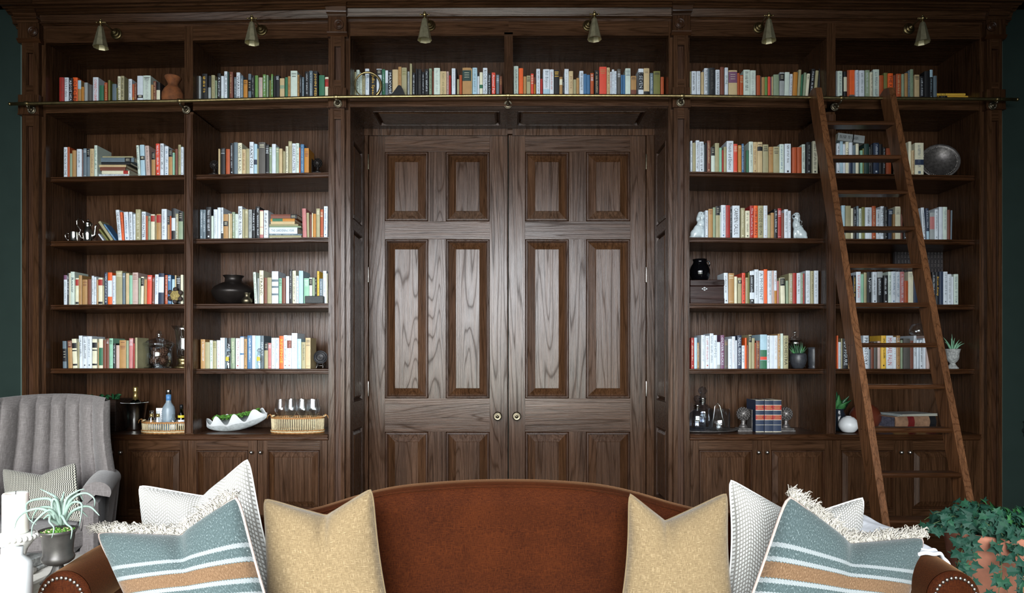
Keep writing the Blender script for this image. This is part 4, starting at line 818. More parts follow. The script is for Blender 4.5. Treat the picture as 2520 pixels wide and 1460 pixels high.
LEAF = plain('leaf_green', '3C7A44', .45, .3, 30); LEAFD = plain('leaf_dark', '1F4A2C', .35, .3, 30); ALOE = plain('aloe_green', '6F9E80', .5, .2, 25)
MOSS = plain('moss', '4A7A28', .95, .5, 140, bmp=.9)
CONE = plain('pinecone_scale', '6B4A3A', .8, .4, 80); GOLD = plain('gold_foil', (.62, .44, .16, 1), .3, .2, 50, .9)
PEWT = plain('pewter', '6C6866', .45, .35, 60, .7, .3)
RATT = plain('pale_rattan', 'C9B994', .7, .2, 60); RATTD = plain('rattan_rim', '9A6A38', .7, .25, 60)
FROST = plain('frosted_glass', '9FB0BC', .35, .1, 30, Transmission_Weight=.45); DKGL = glass('dark_glass', (.03, .04, .03, 1), .03)
LABW = plain('label_white', 'D8DADF', .6, .03); LABY = plain('label_yellow', 'C9B52E', .6, .08)
# --- top shelves
p = base('c1', 0, 426, .16)
lathed('pottery_jar', 'rough terracotta jar with flared lip at the end of the far-left top shelf', 'jar', p, [(r_, z_*1.27) for r_, z_ in [(.05, 0), (.066, .02), (.073, .05), (.07, .08), (.055, .105), (.038, .12), (.031, .13), (.036, .142), (.048, .158), (.054, .168), (.051, .174), (.045, .168), (.028, .14), (.0001, .135)]], TERRA, 30)
Y = .055; pts = []; rad = []
cx, cz = hx(904.5, Y), hz(208, Y); Rr = 31.5*(CD+Y)/F
for i in range(41):
    a = R(-118 - 9*i*.985) if False else R(242 - 8.6*i)
    pts.append((cx + Rr*math.cos(a), Y + .0006*i, cz + Rr*math.sin(a))); rad.append(.0035 + .0095*(i/40)**1.1)
lx, lz = hx(897, Y), zs('cL', 0, 897)+.014
pts += [(cx - .012, Y+.022, lz+.006), (cx - .026, Y + .02, lz+.003)]; rad += [.0135, .015]
zb = min(p_[2]-r_ for p_, r_ in zip(pts, rad)); z_ = zs('cL', 0, 904); q = MB(); q.tube(pts, rad, BRASS, 14); q.box(cx-.03, cx+.03, Y-.018, Y+.03, z_, zb+.006, IRON, bv=.002); q.build('ring_sculpture', label='coiled brass ring sculpture standing before books on the left over-door shelf', cat='sculpture', org=pts[0])
p = base('cL', 0, 982, .07); q = MB(); prof = [(-.050, 0), (-.044, .014), (-.02, .035), (-.004, .050), (.006, .053), (.018, .049), (.032, .032), (.044, .008), (.045, 0)]; prof = [(x, z*(hz(213, .07)-p.z)/.053) for x, z in prof]
v = [(p.x+x, p.y + s_*.026, p.z+z) for s_ in (-1, 1) for x, z in prof]; n = len(prof)
q.add(v, [tuple(range(n)), tuple(range(2*n-1, n-1, -1))] + [(i, n+i, n+i+1, i+1) for i in range(n-1)] + [(n-1, 2*n-1, n, 0)], IRON)
q.tube([(p.x-.062, p.y-.01, p.z+.052), (p.x-.055, p.y-.012, p.z+.030), (p.x-.036, p.y-.012, p.z+.040)], .0016, LABW, 6)
q.build('dark_bookend', label='low black arched ornament beside the brass ring on the over-door shelf', cat='ornament', org=p)
# --- finial bookends
def finial(px, bay, row, Y, s, mat, label, plate):
    p = base(bay, row, px, Y); r_ = thing('finial_bookend', label, 'bookend', p, 'pine cone bookends')
    q = MB(); q.box(p.x-.036*s, p.x+.036*s, p.y-.03*s, p.y+.04*s, p.z, p.z+.011*s, mat, bv=.002); q.box(p.x-.031*s, p.x+.031*s, p.y-.026*s, p.y+.03*s, p.z+.011*s, p.z+.018*s, mat, bv=.002)
    q.box(p.x+plate*.036*s, p.x+plate*.031*s, p.y-.03*s, p.y+.04*s, p.z+.011*s, p.z+.11*s, mat, bv=.002); part(q, 'base', r_)
    q = MB(); zc = p.z + .086*s; rr = .029*s
    q.lathe([(.024*s, p.z+.018*s), (.016*s, p.z+.030*s), (.009*s, p.z+.042*s), (.013*s, p.z+.048*s), (.008*s, p.z+.052*s), (.016*s, p.z+.060*s)], (p.x, p.y, 0), mat, 18)
    q.ball((p.x, p.y, zc), rr, mat, 16, 12, sc_=(1, 1, 1.08)); n = 90
    for i in range(n):
        t = (i+.5)/n; ph = i*2.39996; zz = 1-2*t; k = math.sqrt(1-zz*zz); d = Vector((k*math.cos(ph), k*math.sin(ph), zz))
        q.ball(Vector((p.x, p.y, zc)) + Vector((d.x*rr, d.y*rr, d.z*rr*1.08)), .0046*s, mat, 5, 4)
    part(q, 'pine_cone', r_); return r_
finial(528, 'c2', 1, .12, .95, BRONZE, 'dark bronze pine cone bookend left of the books, second shelf left of the door', 1)
finial(782, 'c2', 1, .12, .95, BRONZE, 'dark bronze pine cone bookend right of the books, second shelf left of the door', -1)
finial(1829, 'c3', 5, .17, 1.38, PEWT, 'grey pine cone bookend left of the three blue volumes', 1)
finial(1934, 'c3', 5, .17, 1.38, PEWT, 'grey pine cone bookend right of the three blue volumes', -1)
# --- round tray standing on the far-right second shelf
p = Vector((hx(2316, .14), .14, zs('c4', 1, 2314))); rr = .125
M = Matrix.Translation(p) @ Matrix.Rotation(R(-14), 4, 'Z') @ Matrix.Rotation(R(-12), 4, 'X') @ Matrix.Translation((0, 0, rr+.001))
r_ = thing('round_tray', 'round engraved metal tray propped upright on the far-right second shelf', 'tray', p)
q = MB(); q.lathe([(rr, .0), (rr, -.006), (rr*.98, -.010), (rr*.86, -.004), (rr*.80, .004), (.0001, .006)], (0, 0, 0), PEWT, 48, 'y', M=M)
for i in range(56):
    a = 2*math.pi*i/56; q.ball((rr*.83*math.cos(a), -.003, rr*.83*math.sin(a)), .0032, SILVER, 6, 4, M=M)
part(q, 'dish', r_)
q = MB(); RED = plain('copper_stain', '8A4038', .4, .4, 60, .5)
q.lathe([(.03, .003), (.028, .001), (.0001, .0005)], (0, 0, 0), RED, 10, 'y', M=M)
rg = random.Random(3)
for i in range(60):
    a = rg.uniform(0, 6.28); k = rr*rg.uniform(.28, .74); x, z = k*math.cos(a), k*math.sin(a)
    q.tube([(x, .003, z), (x+rg.uniform(-.01,.01), .001, z+rg.uniform(-.01,.01)), (x+rg.uniform(-.014,.014), .003, z+rg.uniform(-.014,.014))], .0013, PEWT, 5, M=M)
part(q, 'engraving', r_)
# --- silver tankard and coffee pot
Y = .13; p = base('c1', 2, 183, Y)
r_ = thing('tankard', 'small silver tankard left of the silver coffee pot', 'tankard', p)
q = MB(); q.lathe([(.040, 0), (.042, .004), (.036, .009), (.0335, .016), (.0335, .068), (.0355, .072), (.033, .072), (.031, .068), (.031, .01), (.0001, .01)], tuple(p), SILVER, 28); part(q, 'cup', r_)
q = MB(); q.tube([(p.x-.033, p.y, p.z+.058), (p.x-.05, p.y, p.z+.068), (p.x-.062, p.y, p.z+.052), (p.x-.058, p.y, p.z+.034), (p.x-.046, p.y, p.z+.02), (p.x-.033, p.y, p.z+.018)], .0032, SILVER, 8); part(q, 'handle', r_)
p = base('c1', 2, 217, Y)
r_ = thing('coffee_pot', 'tall silver coffee pot with scrolled handle beside leaning books', 'coffee pot', p)
q = MB(); q.lathe([(.030, 0), (.032, .004), (.026, .012), (.030, .03), (.034, .055), (.032, .08), (.024, .10), (.021, .112), (.026, .122), (.028, .126)], tuple(p), SILVER, 28); part(q, 'body', r_)
q = MB(); q.lathe([(.028, .126), (.026, .134), (.016, .142), (.006, .146), (.004, .150), (.007, .156), (.0001, .162)], tuple(p), SILVER, 24); part(q, 'lid', r_)
q = MB(); q.tube([(p.x-.022, p.y, p.z+.125), (p.x-.04, p.y, p.z+.155), (p.x-.062, p.y, p.z+.168), (p.x-.078, p.y, p.z+.145), (p.x-.074, p.y, p.z+.115), (p.x-.05, p.y, p.z+.085), (p.x-.062, p.y, p.z+.06), (p.x-.045, p.y, p.z+.035), (p.x-.03, p.y, p.z+.03)], .0036, SILVER, 8); part(q, 'handle', r_)
q = MB(); q.tube([(p.x+.028, p.y, p.z+.03), (p.x+.045, p.y, p.z+.055), (p.x+.047, p.y, p.z+.085), (p.x+.05, p.y, p.z+.11), (p.x+.06, p.y, p.z+.122)], [.010, .009, .0075, .0065, .006], SILVER, 10); part(q, 'spout', r_)
# --- spiky wooden ornament
p = base('c1', 3, 431, .065); r_ = thing('wooden_ornament', 'star shaped ornament of dark wooden knots around a straw core', 'ornament', p)
c = Vector((p.x, p.y, p.z+.057)); q = MB(); q.ball(c, .034, plain('straw', '8A7A48', .9, .5, 120, bmp=.8), 14, 10, sc_=(1, .38, 1.1)); part(q, 'core', r_)
for i in range(6):
    a = R(60*i+28); d = Vector((math.cos(a), 0, math.sin(a))); q = MB(); e = c + d*.040
    q.ball(e, .0165, plain('knot_wood', '2E211B', .7, .4, 60) if i == 0 else bpy.data.materials['knot_wood'], 10, 8, sc_=(1, .7, 1)); part(q, 'knot', r_)
# --- bronze pots
p = base('c2', 3, 575, .235)
lathed('bronze_pot', 'large dark bronze pot with wide belly and flared neck', 'pot', p, [(.06, 0), (.085, .012), (.12, .045), (.141, .085), (.144, .095), (.141, .105), (.125, .128), (.09, .15), (.058, .163), (.056, .190), (.068, .205), (.070, .208), (.060, .206), (.050, .19), (.05, .165)], BRONZE, 44)
p = base('c2', 3, 608, .085)
lathed('brass_pot', 'small old brass pot in front of the large bronze pot', 'pot', p, [(.028, 0), (.045, .008), (.049, .022), (.044, .034), (.028, .045), (.023, .055), (.026, .066), (.032, .075), (.034, .078), (.03, .077), (.02, .06)], BRASSD, 30).scale = (.72, .72, .95)
p = base('c2', 3, 773, .052); q = MB(); q.box(hx(750, .055), hx(796, .055), .053, .082, p.z, p.z+.049, plain('dark_slate', '262A2B', .6, .35, 120, bmp=.4), bv=.003)
q.build('stone_block', label='small dark slate block in front of the books, fourth shelf', cat='block', org=p)
# --- black jug on the dark writing box
p = base('c3', 3, 1741, .2); x0, x1 = hx(1698, .08), hx(1783, .08); BOXW = wood('box_rosewood', True, (.9, .55, .75), .3, .42)
r_ = thing('writing_box', 'dark rosewood box with pearl escutcheon, under the black jug', 'box', (x0, .08, p.z)); zt = hz(689, .08)
q = MB(); q.box(x0, x1-.004, .08, .30, p.z+.002, zt-.042, BOXW, bv=.002); q.box(x0, x1, .078, .302, p.z, p.z+.036, BOXW, bv=.003); part(q, 'box_body', r_)
q = MB(); q.box(x0, x1, .078, .302, zt-.040, zt, BOXW, bv=.003); part(q, 'lid', r_)
q = MB(); ex, ez = hx(1734, .078), hz(711, .078); PEARL = plain('pearl', 'C8CCD0', .25, .1, 60)
vs = [(ex+.020*math.cos(R(20*i))*(1 if i % 9 == 0 else .72+.12*math.cos(R(80*i))), .0788, ez+.0125*math.sin(R(20*i))*(.8+.2*math.cos(R(80*i)))) for i in range(18)]
vs2 = [(ex+.011*math.cos(R(20*i)), .0788, ez+.0065*math.sin(R(20*i))) for i in range(18)]
q.add(vs+vs2, [(i, (i+1) % 18, 18+(i+1) % 18, 18+i) for i in range(18)], PEARL); q.box(ex-.0015, ex+.0015, .0782, .0795, ez-.004, ez+.004, PEARL); part(q, 'escutcheon', r_)
p = Vector((hx(1722, .17), .17, zt)); r_ = thing('black_jug', 'glossy black round jug with small handle on the rosewood box', 'jug', p)
q = MB(); q.lathe([(.045, 0), (.056, .012), (.068, .045), (.068, .075), (.058, .105), (.046, .122), (.044, .132), (.048, .150), (.045, .150), (.04, .13), (.0001, .12)], tuple(p), BLACKG, 36); part(q, 'body', r_)
q = MB(); q.tube([(p.x+.045, p.y, p.z+.138), (p.x+.062, p.y, p.z+.136), (p.x+.069, p.y, p.z+.120), (p.x+.063, p.y, p.z+.104), (p.x+.055, p.y, p.z+.102)], .0055, BLACKG, 10); part(q, 'handle', r_)
# --- carved panel behind the books
Y = .365; x0, x1 = hx(2200, Y), hx(2335, Y); z0 = zs('c4', 3, 2270)+.001; z1 = hz(611, Y)
r_ = thing('carved_panel', 'dark carved wooden lattice panel behind the books in the far-right bay', 'panel', (x0, Y, z0))
CW = plain('carved_ebony', '2A2628', .5, .3, 60); q = MB()
q.box(x0, x1, Y, Y+.015, z0, z1, CW); q.box(x0, x0+.012, Y-.012, Y, z0, z1, CW, bv=.002); q.box(x1-.012, x1, Y-.012, Y, z0, z1, CW, bv=.002); q.box(x0, x1, Y-.012, Y, z1-.012, z1, CW, bv=.002); part(q, 'panel_frame', r_)
q = MB(); CWL = plain('carved_worn', '6A6462', .5, .3, 60)
for rw in range(4):
    zz = z1 - .022 - rw*.062
    for i in range(15):
        x = x0 + .03 + i*(x1-x0-.06)/14; q.box(x-.0035, x+.0035, Y-.006, Y, zz-.026, zz, CW, bv=.001); q.box(x-.0012, x+.0012, Y-.0075, Y-.006, zz-.024, zz-.002, CWL)
        for k in (0, 1): q.box(x-.005, x+.005, Y-.007, Y, zz-.036-.01*k, zz-.032-.01*k, CWL, bv=.001)
part(q, 'pegs', r_)
# --- apothecary jar with pine cones
def pinecone(q, c, s, M=None, up=(0, 0, 1)):
    upv = Vector(up).normalized(); a1 = upv.orthogonal().normalized(); a2 = upv.cross(a1)
    q.ball(c, .6*s, CONE, 8, 6); n = 46
    for i in range(n):
        t = i/n; h = (t-.45)*2.2*s; k = .95*s*math.sin(math.pi*min(1, .12+t*.86))**.7; ph = i*2.4
        d = a1*math.cos(ph) + a2*math.sin(ph); b = Vector(c) + upv*h + d*k*.4; e = Vector(c) + upv*(h+.12*s) + d*k; s2 = upv.cross(d)*.22*s
        q.add([b-s2*.5, e-s2, e+upv*.06*s+d*.1*s, e+s2, b+s2*.5, e-upv*.1*s], [(0,1,2,3,4), (0,5,4), (0,1,5), (4,5,3), (1,2,3,5)], CONE)
p = base('c1', 4, 391, .19); r_ = thing('apothecary_jar', 'lidded glass jar of pine cones at the far-left fifth shelf', 'glass jar', p)
q = MB(); q.lathe([(.090, .001), (.092, .005), (.060, .010), (.075, .016), (.083, .03), (.080, .10), (.084, .135), (.098, .158), (.100, .162), (.097, .162), (.081, .138), (.077, .10), (.080, .032), (.072, .020), (.0001, .016)], tuple(p), GLASS, 40); part(q, 'jar_body', r_)
q = MB(); q.lathe([(.101, .163), (.098, .170), (.070, .190), (.030, .203), (.012, .207), (.014, .215), (.011, .222), (.020, .231), (.012, .237), (.014, .247), (.008, .256), (.0001, .259)], tuple(p), GLASS, 40); part(q, 'lid', r_)
q = MB(); rg = random.Random(5)
for a, b, c_, s_ in ((-.03, .0, .055, .032), (.035, -.01, .052, .03), (.0, .03, .06, .03), (.02, .0, .11, .033), (-.03, .01, .105, .028)): pinecone(q, (p.x+a, p.y+b, p.z+c_), s_, up=(rg.uniform(-1,1), rg.uniform(-.6,.6), rg.uniform(.2,1)))
q.build('pine_cones', kind='stuff', label='brown pine cones heaped inside the lidded glass jar', cat='pine cones', org=p)
p = base('c1', 4, 452, .26); r_ = thing('hurricane_vase', 'tall flared hurricane glass on a brass foot beside the bay divider', 'candle holder', p)
q = MB(); q.lathe([(.062, 0), (.064, .006), (.048, .014), (.030, .03), (.038, .046), (.042, .06), (.038, .066), (.0001, .066)], tuple(p), BRASS, 30); part(q, 'foot', r_)
q = MB(); q.lathe([(.030, .066), (.043, .09), (.048, .14), (.05, .20), (.058, .255), (.080, .292), (.078, .292), (.056, .257), (.047, .20), (.045, .14), (.04, .09), (.028, .068)], tuple(p), GLASS, 36); part(q, 'glass_shade', r_)
# --- two small bottles and the iron trivet
for px, h_, r0, lb in ((561.5, .135, .0165, 'small glass bottle with yellow label, left one before the fifth-shelf books'), (638, .138, .0175, 'wider small glass bottle with yellow label, right one before the fifth-shelf books')):
    p = base('c2', 4, px, .0685); r_ = thing('glass_bottle', lb, 'bottle', p, 'small glass bottles before the books')
    q = MB(); q.lathe([(r0, 0), (r0+.001, .003), (r0, .09), (r0*.8, .10), (r0*.62, .106), (r0*.62, .115)], tuple(p), GLASS, 24); part(q, 'bottle_glass', r_)
    q = MB(); q.lathe([(r0*.8, .115), (r0*.86, .118), (r0*.8, .127), (r0*.5, .130), (r0*.4, .136), (.0001, .137)], tuple(p), FROST, 20); part(q, 'stopper', r_)
    q = MB(); n = 5; a0 = [R(-90-34+68*i/n) for i in range(n+1)]; rr = r0+.0016
    q.add([(p.x+rr*math.cos(a), p.y+rr*math.sin(a), p.z+z) for z in (.052, .080) for a in a0], [(i, i+1, n+2+i, n+1+i) for i in range(n)], LABY)
    for k in range(3):
        q.add([(p.x+(rr+.0003)*math.cos(a), p.y+(rr+.0003)*math.sin(a), p.z+z+k*.008) for z in (.057, .059) for a in a0[1:-1]], [(i, i+1, n-1+i+0, n-2+i+0) for i in range(n-2)], bmat('K'))
    part(q, 'label', r_)
p = base('c2', 4, 789, .12); r_ = thing('iron_trivet', 'round cast iron trivet with wheel pattern on a small stand', 'trivet', p); rr = .046
M = Matrix.Translation(p) @ Matrix.Rotation(R(16), 4, 'Z') @ Matrix.Rotation(R(-14), 4, 'X') @ Matrix.Translation((0, 0, rr+.034))
q = MB(); q.lathe([(rr, 0), (rr, -.005), (rr*.9, -.005), (rr*.86, -.001), (rr*.8, -.001), (rr*.76, -.005), (rr*.6, -.005), (rr*.56, -.001), (rr*.48, -.001), (rr*.44, -.005), (rr*.4, -.0045), (.0001, -.003)], (0, 0, 0), IRON, 40, 'y', M=M)
for i in range(12):
    a = R(30*i); q.tube([(.008*math.cos(a), -.004, .008*math.sin(a)), (rr*.42*math.cos(a), -.005, rr*.42*math.sin(a))], .0016, PEWT, 5, M=M)
for i in range(24):
    a = R(15*i); q.ball((rr*.68*math.cos(a), -.006, rr*.68*math.sin(a)), .0017, PEWT, 5, 4, M=M)
part(q, 'disc', r_)
q = MB()
for s_ in (-1, 1): q.tube([(p.x+.022*s_, p.y-.026, p.z+.004), (p.x+.02*s_, p.y-.014, p.z+.018), (p.x+.018*s_, p.y-.018, p.z+.034), (p.x+.02*s_, p.y+.02, p.z+.03), (p.x+.022*s_, p.y+.045, p.z+.003)], .0028, PEWT, 6)
q.tube([(p.x-.02, p.y, p.z+.02), (p.x+.02, p.y, p.z+.02)], .0025, PEWT, 6); part(q, 'stand', r_)
# --- glass cloche, succulent, rope mug
p = base('c3', 4, 1956, .27); r_ = thing('glass_cloche', 'small glass dome with knob over a silver cup, behind the succulent', 'cloche', p)
q = MB(); q.lathe([(.070, .001), (.070, .12), (.062, .17), (.04, .205), (.012, .222), (.006, .232), (.018, .245), (.017, .258), (.0001, .264)], tuple(p), GLASS, 36); part(q, 'dome', r_)
q = MB(); q.lathe([(.02, .005), (.01, .03), (.008, .12), (.02, .14), (.045, .165), (.043, .195), (.04, .195), (.04, .168), (.0001, .15)], tuple(p), SILVER, 24); part(q, 'cup', r_)
p = base('c3', 4, 1964, .12); r_ = thing('potted_succulent', 'green succulent in a charcoal glazed bowl pot, fifth shelf right of the door', 'potted plant', p)
q = MB(); q.lathe([(.028, 0), (.034, .004), (.048, .03), (.055, .06), (.053, .09), (.048, .103), (.045, .103), (.047, .09), (.0001, .085)], tuple(p), CHAR, 30); part(q, 'pot', r_)
def blade(q, b, tip, w, mat, droop=0.0, n=6, thick=.25):
    b = Vector(b); tip = Vector(tip); d = tip-b; s_ = d.cross(Vector((0, 1, 0)));
    if s_.length < 1e-4: s_ = Vector((1, 0, 0))
    s_ = s_.normalized(); nn = s_.cross(d).normalized(); v = []
    for i in range(n+1):
        t = i/n; c = b.lerp(tip, t) + Vector((0, 0, droop*math.sin(math.pi*t))); ww = w*(1-t**2.2)*(.75+.5*math.sin(math.pi*min(1, t*1.6)))*.5 + .0002
        v += [c-s_*ww, c+nn*ww*thick*2, c+s_*ww, c-nn*ww*thick]
    fs = []
    for i in range(n):
        for k in range(4): fs.append((4*i+k, 4*i+(k+1) % 4, 4*i+4+(k+1) % 4, 4*i+4+k))
    q.add(v, fs, mat, True)
q = MB(); rg = random.Random(8)
for i in range(26):
    a = rg.uniform(0, 6.28); k = rg.uniform(.02, .06); h_ = rg.uniform(.045, .085)*(1.15 if k < .04 else .8)
    blade(q, (p.x+.012*math.cos(a), p.y+.012*math.sin(a), p.z+.085), (p.x+k*1.15*math.cos(a), p.y+k*.7*math.sin(a), p.z+.09+h_), .011, LEAFD if i % 2 else LEAF, thick=.5)
part(q, 'leaves', r_)
p = base('c3', 4, 2002, .2); r_ = thing('rope_mug', 'dark stoneware mug with knotted rope handle', 'mug', p)
q = MB(); q.lathe([(.034, 0), (.036, .006), (.031, .012), (.034, .02), (.036, .10), (.034, .125), (.037, .145), (.034, .145), (.031, .125), (.0001, .11)], tuple(p), CHAR, 28); part(q, 'cup', r_)
ROPE = plain('rope', 'A08458', .9, .4, 150, bmp=.5); q = MB()
for k in range(3):
    pts = [(p.x+.005, p.y-.03, p.z+.148), (p.x+.03, p.y-.02, p.z+.15), (p.x+.055, p.y-.01, p.z+.135), (p.x+.064, p.y, p.z+.10), (p.x+.058, p.y, p.z+.065), (p.x+.04, p.y-.005, p.z+.03)]
    pts = [(a+.0035*math.cos(i*2.2+k*2.1), b+.0035*math.sin(i*2.2+k*2.1), c) for i, (a, b, c) in enumerate(pts)]; q.tube(pts, .0034, ROPE, 6)
part(q, 'rope_handle', r_)
# --- glass tumblers on the books, stone urn with aloe
Y = .2; zt = hz(826, Y)
lathed('glass_bowl', 'upturned clear glass bowl resting on books behind the ladder', 'glass bowl', (hx(2258, Y), Y, zt+.004), [(.052, 0), (.053, .03), (.046, .058), (.03, .075), (.0001, .08)], GLASS, 30)
p = base('c4', 4, 2344, .14); r_ = thing('stone_urn', 'small grey stone urn planted with an aloe, beside the ladder', 'urn', p)
q = MB(); q.lathe([(.036, 0), (.037, .006), (.030, .012), (.020, .028), (.016, .036), (.020, .042), (.028, .05), (.038, .07), (.040, .105), (.046, .128), (.049, .134), (.045, .134), (.038, .12), (.0001, .115)], tuple(p), STONE, 28); part(q, 'urn_body', r_)
q = MB()
for dx, dy, h_ in ((-.045, .0, .06), (-.02, -.02, .085), (-.003, .0, .115), (.02, .01, .09), (.03, -.02, .075), (.058, 0, .062), (.066, -.01, .05), (-.06, -.01, .09)): blade(q, (p.x+dx*.1, p.y+dy*.3, p.z+.118), (p.x+dx*1.15, p.y+dy, p.z+.122+h_), .014, ALOE, .01, thick=.5)
part(q, 'leaves', r_)
# --- counter, far-left: planter box behind the chair, ice bucket, drinks basket
Y = .2; p = Vector((hx(250, Y), Y, .896)); r_ = thing('planter_box', 'dark wooden box with green leaves behind the grey armchair', 'planter', p)
q = MB(); q.box(hx(205, Y), hx(297, Y), .14, .36, .896, hz(983, Y), wood('planter_wood', True, (1, .9, .8), .5, .3), bv=.004); part(q, 'box_body', r_)
q = MB(); rg = random.Random(2)
for i in range(12):
    a = rg.uniform(.02, .24); blade(q, (hx(205, Y)+a, .22, hz(983, Y)), (hx(205, Y)+a+rg.uniform(-.05, .06), .2+rg.uniform(-.06, .05), hz(983, Y)+rg.uniform(.005, .03)), .03, LEAFD, .015, thick=.08)
part(q, 'leaves', r_)
p = base('c1', 5, 331, .25); r_ = thing('ice_bucket', 'polished steel ice bucket with beaded rim on the left counter', 'ice bucket', p)
q = MB(); q.lathe([(.050, 0), (.056, .004), (.058, .01), (.068, .10), (.082, .185), (.088, .190), (.086, .194), (.079, .188), (.066, .10), (.0001, .02)], tuple(p), SILVER, 40); part(q, 'bucket', r_)
q = MB()
for i in range(56): a = 2*math.pi*i/56; q.ball((p.x+.087*math.cos(a), p.y+.087*math.sin(a), p.z+.192), .0032, SILVER, 6, 4)
part(q, 'beaded_rim', r_)
r2 = thing('champagne_bottle', 'champagne bottle with gold foil neck standing in the ice bucket', 'bottle', (p.x+.008, p.y, p.z+.04)); c = (p.x+.008, p.y, p.z)
q = MB(); q.lathe([(.036, .04), (.038, .05), (.038, .17), (.030, .20), (.018, .212)], c, DKGL, 24); part(q, 'bottle_glass', r2)
q = MB(); q.lathe([(.019, .212), (.0155, .24), (.014, .262), (.0175, .266), (.0175, .274), (.016, .280), (.018, .29), (.015, .299), (.0001, .302)], c, GOLD, 20); part(q, 'foil', r2)
def basket(loc, rx, ry, h, label):
    r_ = thing('rattan_basket', label, 'basket', loc, 'oval rattan basket trays'); x, y, z = loc; n = 72
    q = MB(); M = Matrix.Translation(Vector(loc)) @ Matrix.Diagonal((1, ry/rx, 1, 1))
    q.lathe([(rx*.95, .002), (rx*.95, .01), (.0001, .01)], (0, 0, 0), RATT, 48, M=M)
    for i in range(n):
        a = 2*math.pi*i/n; c_, s_ = math.cos(a), math.sin(a); q.tube([(rx*.96*c_, rx*.96*s_, .006), (rx*.985*c_, rx*.985*s_, h)], .0032, RATT, 5, M=M)
    part(q, 'stakes', r_)
    q = MB()
    for zz, k, m_ in ((.004, .99, RATTD), (.012, 1.0, RATT), (.020, 1.0, RATTD), (h-.006, .985, RATTD), (h, 1.0, RATTD)):
        q.tube([(rx*k*math.cos(2*math.pi*i/96), rx*k*math.sin(2*math.pi*i/96), zz + .0012*math.sin(i*2.1)) for i in range(96)], .0034, m_, 6, closed=True, M=M)
    part(q, 'woven_rim', r_)
    for s_ in (-1, 1):
        q = MB()
        for k in (-1, 1): q.tube([(s_*rx*.97, -.012*k, h), (s_*rx*(1.04), -.008*k, h+.018), (s_*rx*(1.12), -.004*k, h+.008), (s_*rx*1.16, 0, h-.012)], .0028, RATTD, 6, M=M)
        for k in range(5): q.tube([(s_*rx*.97+.004*k, -.014, h+.002*k), (s_*rx*.97+.004*k, 0, h+.012), (s_*rx*.97+.004*k, .014, h+.002*k)], .0024, RATT, 5, M=M)
        part(q, 'handle', r_)
    return r_
p = base('c1', 5, 412, .09)
basket(p, .168, .085, .075, 'oval rattan basket tray of bottles on the left counter')
bp = p; zb = p.z+.0105
def bottle(dx, dy, prof, gl, label, extra=(), grp=None):
    c = (bp.x+dx, bp.y+dy, zb); r_ = thing('bottle', label, 'bottle', c, grp); q = MB(); q.lathe(prof, c, gl, 24); part(q, 'bottle_glass', r_)
    for nm, pr, m_ in extra: q = MB(); q.lathe(pr, c, m_, 24); part(q, nm, r_)
    return r_
bottle(-.002, .02, [(.038, 0), (.040, .004), (.040, .14), (.036, .16), (.018, .19), (.0155, .21), (.0155, .255)], FROST, 'tall frosted vodka bottle with blue neck band in the basket', [('cap', [(.0165, .245), (.0165, .272), (.015, .276), (.0001, .277)], STEEL), ('neck_band', [(.0162, .20), (.0162, .243)], plain('label_blue', '4A78A8', .5))])
for k, (dx, lb) in enumerate(((-.100, 'left small tonic bottle with gold neck in the basket'), (-.052, 'right small tonic bottle with gold neck, beside the tall frosted bottle'))):
    bottle(dx, -.012-.01*k, [(.022, 0), (.024, .004), (.024, .07), (.012, .098), (.010, .13), (.0115, .132), (.0115, .138), (.0001, .139)], GLASS, lb, [('neck_foil', [(.0128, .096), (.0115, .118)], GOLD), ('label', [(.0246, .018), (.0246, .052)], plain('label_pale', '9FA8B8', .5, .3, 90) if k == 0 else bpy.data.materials['label_pale'])], 'small tonic bottles in the basket')
bottle(.085, .018, [(.020, 0), (.0215, .003), (.0215, .10), (.010, .125), (.0085, .15)], DKGL, 'small dark bottle with yellow neck label in the basket', [('cap', [(.0105, .148), (.0105, .176), (.0001, .178)], IRON), ('neck_label', [(.0222, .088), (.0222, .105)], LABY), ('label', [(.0222, .035), (.0222, .075)], LABW)])
bottle(.055, -.03, [(.020, 0), (.021, .003), (.021, .075), (.009, .096), (.008, .115), (.0001, .116)], GLASS, 'small bottle with wide white label at the basket front', [('label', [(.0216, .015), (.0216, .062)], LABW)])
q = MB(); q.box(bp.x-.105, bp.x-.01, bp.y+.055, bp.y+.060, zb, zb+.15, LABW, M=None); 
for k in range(5): q.box(bp.x-.07, bp.x-.03, bp.y+.0545, bp.y+.055, zb+.125-.014*k, zb+.128-.014*k, bmat('S'))
q.build('card_box', label='white printed card standing behind the small bottles', cat='card', org=(bp.x, bp.y, zb))
# --- clam shell with moss
p = Vector((hx(583, .16), .13, .896)); r_ = thing('clam_shell', 'large white ribbed clam shell tilted on the left counter', 'shell', p)
Ls, Ws = .205, .085
def shellf(u, v, off=0.0):
    # u along the length, v from front lip over the bowl to the back lip
    x = (u-.5)*2; t = (v-.5)*2; w_ = math.sqrt(max(0, 1-abs(x)**2.3)); wav = math.sin(x*10.5+.6)
    lip = abs(t)**3; zz = .012 + (.074*t*t + .034*wav*lip)*(.55+.45*w_) + .030*x*x + .034*x + (1-w_)*.03
    yy = t*Ws*w_*(1+.16*wav*lip); return Vector((p.x + x*Ls, p.y + .03 + yy + off*t, p.z + zz + off))
q = MB(); q.grid(lambda u, v: shellf(u, v), 80, 24, WHITEC); q.grid(lambda u, v: shellf(u, v, -.007), 80, 24, plain('shell_outside', 'A9AFB0', .7, .2, 60, bmp=.4), flip=True)
q.grid(lambda u, v: shellf(u, 0, -.007*v), 80, 1, WHITEC); q.grid(lambda u, v: shellf(u, 1, -.007*v), 80, 1, WHITEC, flip=True)
